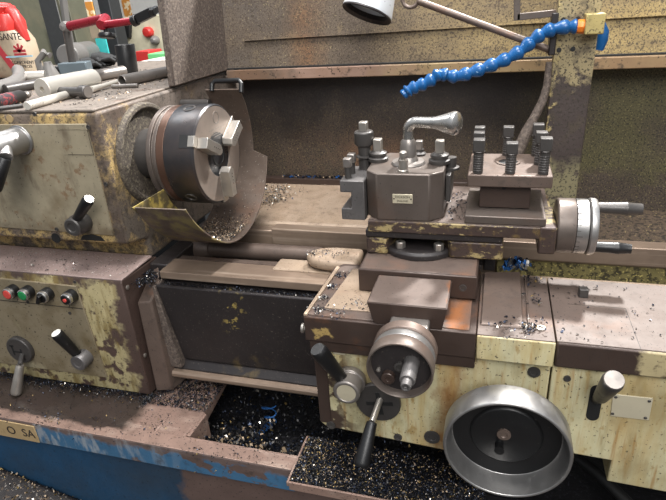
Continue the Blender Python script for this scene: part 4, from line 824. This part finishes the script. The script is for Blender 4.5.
# gloves
t = thing('work_gloves', 'crumpled black work gloves lying behind the magnetic base', 'gloves', tuple(atZ(95,68,ZT)))
G = atZ(96,68.5,ZT); rg = random.Random(3)
for k in range(2):
    mb = MB(); g = G+Vector((.055*k-.03, .03*k, .018+.016*k))
    mb.lathe([(.004,-.055),(.026,-.045),(.033,-.01),(.028,.03),(.020,.05),(.002,.055)], g, (.9,.35,.1-.2*k), 14)
    for f in range(4):
        a = g+Vector((.05+.004*f, -.03+.018*f, -.002)); mb.tube([a-Vector((.03,.01,0)), a+Vector((.02,.004*f-.006,.008)), a+Vector((.045,.006*f-.01,-.004))], [.011,.0105,.006], 10)
    mb.tube([g+Vector((0,-.02,0)), g+Vector((.01,-.05,.004)), g+Vector((.03,-.062,-.004))], [.013,.011,.006], 10)
    mb.v = [G+(Vector(v)-G)*.72 for v in mb.v]; mb.build('glove', M['blackrub'], t, .0)
# rags and fittings behind the bars
t = thing('pipe_fitting', 'small pale fitting lying between the bottle and the magnetic base', 'fitting', tuple(atZ(30,79,ZT)))
q = atZ(31,78,ZT+.018); MB().cyl(q-Vector((.03,.01,0)), q+Vector((.03,.02,0)), .018, .016, 20).lathe([(.024,0),(.024,.012)], q-Vector((.03,.01,0)), (.9,.4,0), 8).build('body', M['steel'], t, .001)
t = thing('bent_bracket', 'bent pale grey bracket lying left of the magnetic base', 'bracket', tuple(atZ(46,78,ZT)))
q = atZ(43,79,ZT); q2 = atZ(56,77,ZT)
MB().tube([q, q+Vector((.0,0,.05)), q+Vector((.02,.005,.066)), q2+Vector((-.02,0,.070)), q2+Vector((.0,0,.06))], .009, 12).build('bracket', M['grey'], t, .001)
t = thing('cone_fitting', 'dark grey conical fitting under the pale grey bracket', 'fitting', tuple(atZ(52,79,ZT)))
q = atZ(52,79.5,ZT); MB().lathe([(.026,0),(.026,.010),(.012,.040),(.010,.048)], q, (0,0,1), 24).build('cone', M['grey'], t, .001)
# bottle
t = thing('cleaner_bottle', 'red topped plastic cleaner bottle with worn cream label at the left edge', 'bottle', tuple(atZ(8,78,ZT)))
bb = atZ(14,77.5,ZT); D = bb.y
def bp(u, v): return atY(u, v, D)
l0, l1 = bp(-24, 78), bp(38, 74)
sx = (l1-l0).length
def bottle_ring(u0, u1, v, dep, n=28):
    a, b = bp(u0, v), bp(u1, v-(u1-u0)*.05); c = (a+b)/2; h = (b-a).length/2; out = []
    for i in range(n):
        th = 2*PI*i/n; cs, sn = math.cos(th), math.sin(th)
        out.append(Vector((c.x+h*math.copysign(abs(cs)**.55, cs), c.y+dep*math.copysign(abs(sn)**.55, sn), c.z)))
    return out
def stack(rings):
    n = len(rings[0]); vs = [v for r in rings for v in r]
    fs = [(j*n+i, j*n+(i+1) % n, (j+1)*n+(i+1) % n, (j+1)*n+i) for j in range(len(rings)-1) for i in range(n)]
    fs += [tuple(range(n))[::-1], tuple((len(rings)-1)*n+i for i in range(n))]
    return MB().add(vs, fs)
stack([bottle_ring(-22,37,77,.05), bottle_ring(-23,38,74,.055), bottle_ring(-19,33,58,.055), bottle_ring(-16,28,42,.053), bottle_ring(-12,19,30,.046)]).build('body', M['label'], t, .0)
stack([bottle_ring(-14,20,31.5,.049), bottle_ring(-12,18.5,23,.046), bottle_ring(-9,14,15,.038), bottle_ring(-9,13,14.5,.034)]).build('shoulder', M['red'], t, .0)
stack([bottle_ring(-9,10,17.5,.030), bottle_ring(-9,11,8,.030), bottle_ring(-8,9,6.5,.026)]).build('cap', M['red'], t, .001)
MB().tube([bp(2,9), bp(8,10), bp(13,14), bp(18,24), bp(23,34), bp(26.5,41)], [.018,.020,.019,.017,.015,.012], 14).build('handle', M['red'], t, 0)
yl = D-.0545
def lp(u, v): return atY(u, v, yl-.002)
def ltext(txt, u, v, size, mtl):
    q = lp(u, v); text_mesh('label_text', txt, size, mtl, t, q, (1,0,-.03), (0,.0,1), .0006)
ltext('ISANTE', 9, 37, .026, M['ink']); ltext('COMPONENT', 23, 62.5, .0125, M['ink']); ltext('DE PIECES', 25, 66.5, .0115, M['ink'])
q = lp(19.5, 51); mb = MB()
for a in (0, 45, 90, 135, 180): mb.obox(q+Vector((.010*math.cos(math.radians(a)),-.0005,.008*math.sin(math.radians(a)))), (math.cos(math.radians(a)),0,math.sin(math.radians(a))), (0,-1,0), .024, .007, .001)
mb.box(q.x-.022, q.x+.022, q.y-.001, q.y, q.z-.012, q.z-.006); mb.build('label_emblem', M['maroon'], t, 0)
q = lp(20, 56.5); MB().box(q.x-.05, q.x+.045, q.y-.001, q.y, q.z-.002, q.z+.002).build('label_line', M['labelblue'], t, 0)
q = lp(5, 57); MB().obox(q, (.5,0,-.85), (0,-1,0), .09, .02, .001).build('label_stripe', M['maroon'], t, 0)

# ================================================================== BACKGROUND WORKSHOP
Yc = 1.6
def bgbox(name, label, cat, u0, v0, u1, v1, Y, dep, mtl, group=None, floor=True):
    a, b = atY(u0, v0, Y), atY(u1, v1, Y); z0 = 0 if floor else min(a.z, b.z)
    t = thing(name, label, cat, ((a.x+b.x)/2, Y+dep/2, z0), group)
    MB().box(a.x, b.x, Y, Y+dep, z0, max(a.z, b.z)).build('carcass', mtl, t, .004)
    return t, a, b
t, a, b = bgbox('steel_cabinet', 'tall grey green steel cabinet behind the red topped bottle', 'cabinet', -70, -40, 22, 80, 1.7, .3, M['greenmetal'])
MB().box(a.x+.05, b.x-.05, 1.69, 1.70, .2, a.z-.05).build('door', M['greenmetal'], t, .003)
t, a, b = bgbox('steel_cabinet', 'tall grey green steel cabinet behind the red armed indicator stand', 'cabinet', 46, -40, 86, 78, 1.52, .2, M['greenmetal'])
MB().box(a.x+.04, b.x-.04, 1.49, 1.50, .2, a.z-.05).build('door', M['greenmetal'], t, .003)
MB().tube([atY(62,-10,1.47), atY(66,20,1.47), atY(72,50,1.47)], .018, 10).build('conduit', M['grey'], t, 0)
t, a, b = bgbox('dark_rack', 'dark narrow rack in the gap between the two steel cabinets', 'rack', 24, -30, 47, 80, 2.1, .2, M['darkgap'])
for u, v, k in ((31, 12, 'white'), (34, 22, 'labelblue'), (37, 28, 'white'), (42, 44, 'orange'), (46, 58, 'white')):
    q = atY(u, v, 2.1); MB().box(q.x-.025, q.x+.025, 2.085, 2.101, q.z-.04, q.z+.04).build('rack_card', M[k], t, .002)
t, a, b = bgbox('dark_post', 'dark grey steel post beside the cream electrical cabinet', 'post', 102, -30, 114, 75, 1.95, .10, M['darkgap'])
t, a, b = bgbox('electrical_cabinet', 'cream electrical cabinet with red stop button near the black cup', 'cabinet', 113, 18, 192, 75, 2.1, .4, M['cab'])
q = atY(149.5,32,2.1); MB().lathe([(.03,0),(.03,.03),(.022,.04),(0,.042)], (q.x,2.1,q.z), (0,-1,0), 24).build('stop_button', M['red'], t, 0)
q = atY(156.5,40,2.1); MB().lathe([(.025,0),(.025,.03),(.012,.05),(0,.05)], (q.x,2.1,q.z), (0,-1,0), 20).build('key_switch', M['grey'], t, .002)
q = atY(129.5,29.5,2.1); MB().obox((q.x,2.088,q.z), (.3,0,1), (0,-1,0), .09, .035, .03).build('door_handle', M['blackrub'], t, .004)
def sheet(name, label, cat, u0, v0, u1, v1, Y, mtl):
    a, b = atY(u0, v0, Y), atY(u1, v1, Y)
    return tag(MB().box(min(a.x,b.x), max(a.x,b.x), Y-.006, Y, min(a.z,b.z), max(a.z,b.z)).build(name, mtl, None, 0), label, cat)
t = thing('wall_banner', 'narrow orange and cyan printed banner hanging beside the dark post', 'banner', tuple(atY(102,66,1.47)))
for u0, v0, u1, v1, k in ((85,0,97,22,'white'), (86,2,97,20,'orangeprint'), (89,22,102,38,'label'), (96,38,113,68,'cyan')):
    a, b = atY(u0, v0, 1.47), atY(u1, v1, 1.47); e = .003 if k == 'orangeprint' else 0
    MB().box(a.x, b.x, 1.462-e, 1.470-e, b.z, a.z).build('print_panel', M[k], t, 0)
sheet('poster', 'orange and grey poster on the wall above the electrical cabinet', 'poster', 121, -2, 133, 18, 4.2, M['orangeprint'])
t = thing('reel', 'large grey cylinder lying on its side behind the gloves', 'drum', tuple(atZ(80,67,ZT)))
c0, c1 = atY(67.5,56,1.15), atY(90,51.5,1.42)
MB().lathe([(.0,0),(.046,0),(.049,.004),(.049,.10),(.051,.105),(.051,.13),(.049,.135),(.049,(c1-c0).length)], c0, c1-c0, 40).build('drum', M['grey'], t, .002)
MB().box(c0.x-.15, c1.x+.15, 1.05, 1.45, 0, c0.z-.055).build('stand', M['darkgap'], t, .004)
t = thing('side_bench', 'low bench with pale boxes behind the right end of headstock lid', 'bench', tuple(atY(155,70,1.1)))
a, b = atY(128,67,1.1), atY(185,67,1.1); MB().box(a.x-.25, b.x, 1.05, 1.60, 0, a.z-.03).build('bench_top', M['darkgap'], t, .004); zb = a.z-.03
def benchbox(name, label, cat, u0, u1, v1, Y, mtl):
    a, b = atY(u0, v1, Y), atY(u1, v1, Y)
    return tag(MB().hexa([(a.x,Y,zb),(b.x,Y,zb),(b.x,Y+.12,zb),(a.x,Y+.12,zb)],[(a.x+.004,Y+.004,a.z),(b.x-.004,Y+.004,a.z),(b.x-.004,Y+.116,a.z),(a.x+.004,Y+.116,a.z)]).build(name, mtl, None, .004), label, cat)
benchbox('pale_box', 'smaller pale box on the side bench next to the black cup', 'box', 138, 144.5, 61.5, 1.1, M['white'])
benchbox('pale_box', 'larger pale box on the side bench in front of the green bag', 'box', 145.5, 159, 60, 1.1, M['white'])
benchbox('green_case', 'light green plastic case on the side bench by the splash guard', 'case', 146, 185, 54, 1.26, M['greenplas'])
benchbox('red_tin', 'small red tin behind the black cup on the side bench', 'tin', 134, 149, 51.5, 1.4, M['red'])

# ================================================================== METAL CHIPS
def chips(name, label, n, fn, size=(.002,.006), mats=('chipA','chipB','chipC','chipD'), w=(4,4,1,1), seed=1, curl=.5):
    rg = random.Random(seed); mb = MB()
    for i in range(n):
        p = fn(rg)
        if p is None: continue
        s = rg.uniform(*size); th = rg.uniform(0, 2*PI); d = Vector((math.cos(th), math.sin(th), rg.uniform(-.3,.5)))
        wv = Vector((-d.y, d.x, rg.uniform(-.4,.4)))*s*rg.uniform(.15,.35); p = Vector(p)
        k = rg.uniform(.1, curl)*s; c0, c1, c2 = p-d*s*.5+Vector((0,0,s*.2)), p+Vector((0,0,k+s*.2)), p+d*s*.5+Vector((0,0,s*.2))
        mb.m(rg.choices(range(len(mats)), w)[0])
        t_ = Vector((0,0,-s*.10))
        mb.add([c0-wv, c0+wv, c1+wv, c1-wv, c2+wv, c2-wv, c0+t_, c1+t_, c2+t_], [(0,1,2,3),(3,2,4,5),(1,0,6),(2,1,6,7),(0,3,7,6),(4,2,7,8),(3,5,8,7),(5,4,8)])
    o = mb.build(name, [M[q] for q in mats], None, 0)
    return tag(o, label, 'metal chips', None, 'stuff')
def flat(x0, x1, y0, y1, z): return lambda r: (r.uniform(x0,x1), r.uniform(y0,y1), z)
def cluster(cs, z):
    def f(r):
        x, y, s = r.choice(cs); return (r.gauss(x, s), r.gauss(y, s), z+abs(r.gauss(0, .001)))
    return f
def heap(x0, x1, y0, y1, z, h):
    def f(r):
        x, y = r.uniform(x0,x1), r.uniform(y0,y1)
        return (x, y, z+h*(.5+.5*math.sin(x*23+1.3)*math.cos(y*31))*r.random())
    return f
chips('metal_chips', 'sparse dark chips scattered over the flat right wing of the carriage', 120, lambda r: (.64+.26*r.random()**1.3, r.uniform(-.30,-.125), .9308), (.0015,.0045), seed=2, w=(6,8,0,0))
chips('metal_chips', 'blue black chips around the chip cover and saddle seam', 170, cluster([(.608,-.275,.009),(.598,-.285,.008),(.607,-.20,.012),(.57,-.29,.014),(.61,-.14,.01)], .9335), (.002,.005), seed=3, w=(6,5,2,1))
chips('metal_chips', 'chips lodged in the left groove of the saddle and beside the slide', 330, cluster([(.2885,-.285,.006),(.289,-.25,.005),(.291,-.21,.005),(.294,-.17,.006),(.345,-.255,.009),(.362,-.262,.008),(.32,-.287,.012)], .932), (.0015,.004), mats=('chipA','chipB','chipC'), w=(3,2,3), seed=4)
def lidchips(r):
    x = .230+.33*r.random()**1.7
    return (x, r.uniform(-.343,-.238), .6095+.006*r.random())
chips('metal_chips', 'dense mat of coloured chips covering the pan lid', 9000, lidchips, (.0012,.0036), mats=('chipA','chipB','chipC','chipD','chipF'), w=(7,8,.8,1.6,1.5), seed=5)
chips('metal_chips', 'deep dark chips filling the sump between bed and pan rim', 7000, heap(-.07,.62,-.268,.12,.501,.03), (.003,.008), mats=('chipB','chipA','chipC','chipD'), w=(26,7,.4,.6), seed=6)
chips('metal_chips', 'pale tangled chips against the sump front wall', 900, cluster([(.005,-.235,.010),(.03,-.225,.014),(.06,-.225,.013),(.10,-.23,.012),(.135,-.225,.010),(.165,-.232,.010),(.08,-.19,.03)], .541), (.004,.011), mats=('chipF','chipC','chipA','chipB'), w=(1.6,1.2,3,7), seed=7, curl=1.2)
chips('metal_chips', 'black chips banked along the foot of the gearbox on the pan deck', 7000, lambda r: (lambda x: (x, -.176-abs(r.gauss(0,.018)) if x < -.155 else r.uniform(-.205,-.06), .5985+.004*r.random()))(r.uniform(-.62,-.012) if r.random() < .5 else r.uniform(-.17,-.012)), (.0012,.004), mats=('chipB','chipA','chipC','chipD'), w=(14,6,.4,.6), seed=8)
chips('metal_chips', 'fine chips sprinkled on the rusty pan deck near the rim', 420, cluster([(-.10,-.26,.018),(-.20,-.27,.03),(-.33,-.29,.02),(-.45,-.285,.03),(-.55,-.28,.03),(.04,-.295,.03),(.12,-.297,.03)], .603), (.0015,.004), mats=('chipA','chipB','chipD'), w=(3,3,1), seed=9)
chips('metal_chips', 'dark chips lying in the ledge below the front bed way', 700, lambda r: (r.uniform(-.11,.27), r.uniform(-.134,-.118), .860), (.0015,.0035), mats=('chipB','chipA','chipC'), w=(9,4,.3), seed=10)
chips('metal_chips', 'grey swarf heaped behind the chuck guard on the tan tray', 900, cluster([(-.06,.33,.03),(-.04,.38,.035),(-.08,.25,.03),(-.02,.30,.018)], .893), (.002,.006), mats=('chipF','chipC','chipA','chipB'), w=(5,3,2,2), seed=11)
chips('metal_chips', 'blue chips along the back lip of the tan tray', 260, lambda r: (r.uniform(-.05,.30), r.uniform(.436,.458), .9105), (.003,.009), mats=('chipA','chipE','chipB','chipF'), w=(4,2,3,2), seed=12)
chips('metal_chips', 'vivid blue chips heaped by the right end of the cross slide', 60, cluster([(.572,-.095,.008),(.585,-.09,.008),(.60,-.092,.008)], .934), (.006,.012), mats=('chipE','chipA','chipC'), w=(5,2,1), seed=13, curl=1.2)
chips('metal_chips', 'silvery swarf lying inside the chuck guard below the chuck', 1500, lambda r: (lambda x, a: (x, math.cos(a)*.1755, 1.1+math.sin(a)*.1755))(r.uniform(-.08,.02), math.radians(r.gauss(-95,16))), (.0015,.004), mats=('chipF','chipC','chipB'), w=(3,1,5), seed=14)
chips('metal_chips', 'chips on top of the rounded rear shoulder of the carriage', 130, cluster([(.205,-.055,.007),(.225,-.045,.01),(.255,-.055,.012)], .915), (.0015,.004), mats=('chipA','chipB','chipC'), w=(5,4,1), seed=15)
chips('metal_chips', 'chips sprinkled on the slide top between the tool posts', 130, lambda r: (r.uniform(.47,.51), r.uniform(-.155,-.02), 1.0402), (.0015,.004), mats=('chipA','chipB'), w=(1,1), seed=16)
chips('metal_chips', 'blue black chips piled where the gearbox lid meets the headstock foot', 700, cluster([(-.145,-.145,.010),(-.14,-.125,.010),(-.135,-.10,.010),(-.155,-.10,.008),(-.13,-.135,.008)], .868), (.0015,.0045), mats=('chipA','chipB','chipC'), w=(3,10,.4), seed=17)
chips('metal_chips', 'chips strewn on the gearbox lid below the headstock', 260, lambda r: (r.uniform(-.5,-.165), r.uniform(-.175,-.08), .8935), (.0015,.0035), mats=('chipB','chipC'), w=(2,3), seed=18)
chips('metal_chips', 'dirt and chips scattered on the headstock lid among the bars', 900, lambda r: (r.uniform(-.75,-.19), r.uniform(-.09,.5), 1.2172), (.002,.006), mats=('chipB','chipC','chipF'), w=(4,2,3), seed=19)
def heapchips(r):
    x = r.uniform(-.75, -.06); k = (x+1.3)/1.26; y = r.uniform(-.45, -.292); f = (y+.62)/.331
    return (x, y, (.50-.34*k)*(1-f)+(.595-.31*k)*f+.001)
chips('metal_chips', 'pale flecks of chips lying on the swarf heap at bottom left', 1500, heapchips, (.002,.007), mats=('chipF','chipC','chipB','chipD'), w=(3,2,3,2), seed=21)
# long curled swarf
t = thing('swarf_curl', 'long blue curl of turned swarf lying in the sump', 'swarf', tuple(atZ(268,410,.47)))
a, b = atZ(252,442,.535), atZ(270,424,.535); d = (b-a); u = Vector((0,0,1)); w = d.normalized().cross(u)
MB().tube([a+d*(i/110)+(u*math.cos(i*.42)+w*math.sin(i*.42))*(.003+.004*i/110) for i in range(111)], .0011, 6).build('curl', M['chipE'], t, 0)
mb = MB(); c = atZ(271,422,.535); mb.tube([c+Vector((.012*math.cos(a_*.5)*(1+.02*a_), .008*math.sin(a_*.5), .002*a_)) for a_ in range(26)], .0014, 6); mb.build('loop', M['chipE'], t, 0)

# ================================================================== LIGHT
def area(name, loc, target, power, size, color=(1,1,1), size_y=None):
    ld = bpy.data.lights.new(name, 'AREA'); ld.energy = power; ld.size = size; ld.color = color
    if size_y: ld.shape = 'RECTANGLE'; ld.size_y = size_y
    o = bpy.data.objects.new(name, ld); COL.objects.link(o); o.location = loc
    o.rotation_euler = (Vector(target)-Vector(loc)).to_track_quat('-Z', 'Y').to_euler(); return o
area('ceiling_lamp_back', (1.15, 1.75, 3.5), (.4, 0, .9), 210, .2, (1,.98,.95))
area('ceiling_lamp_middle', (.35, -.25, 3.3), (.35, 0, 1), 70, .9, (1,.98,.96))
area('ceiling_lamp_front', (1.2, -2.3, 3.0), (.5, -.2, .8), 75, 1.6, (1,.98,.95))
area('ceiling_lamp_left', (-1.6, .9, 3.0), (-.9, .9, 1.1), 20, 1.0, (1,.99,.97))
W = bpy.data.worlds.new('world'); SC.world = W; W.use_nodes = True
NT = W.node_tree; bg = NT.nodes['Background']; bg.inputs[1].default_value = 1
tc = NT.nodes.new('ShaderNodeTexCoord'); sp = NT.nodes.new('ShaderNodeSeparateXYZ'); NT.links.new(tc.outputs['Generated'], sp.inputs[0])
rmp = NT.nodes.new('ShaderNodeValToRGB'); mpr = NT.nodes.new('ShaderNodeMapRange'); mpr.inputs['From Min'].default_value = -1; mpr.inputs['From Max'].default_value = 1
NT.links.new(sp.outputs['Z'], mpr.inputs['Value']); NT.links.new(mpr.outputs[0], rmp.inputs[0])
e = rmp.color_ramp.elements; e[0].position = .42; e[0].color = (.10,.10,.10,1); e[1].position = .85; e[1].color = (.50,.54,.60,1)
q = e.new(.52); q.color = (.24,.245,.25,1)
NT.links.new(rmp.outputs[0], bg.inputs[0])
SC.view_settings.view_transform = 'Standard'; SC.view_settings.look = 'None'; SC.view_settings.gamma = 1; SC.view_settings.use_curve_mapping = False
SC.view_settings.exposure = 0.3
for o in bpy.data.objects:
    if '_b' in o: del o['_b']
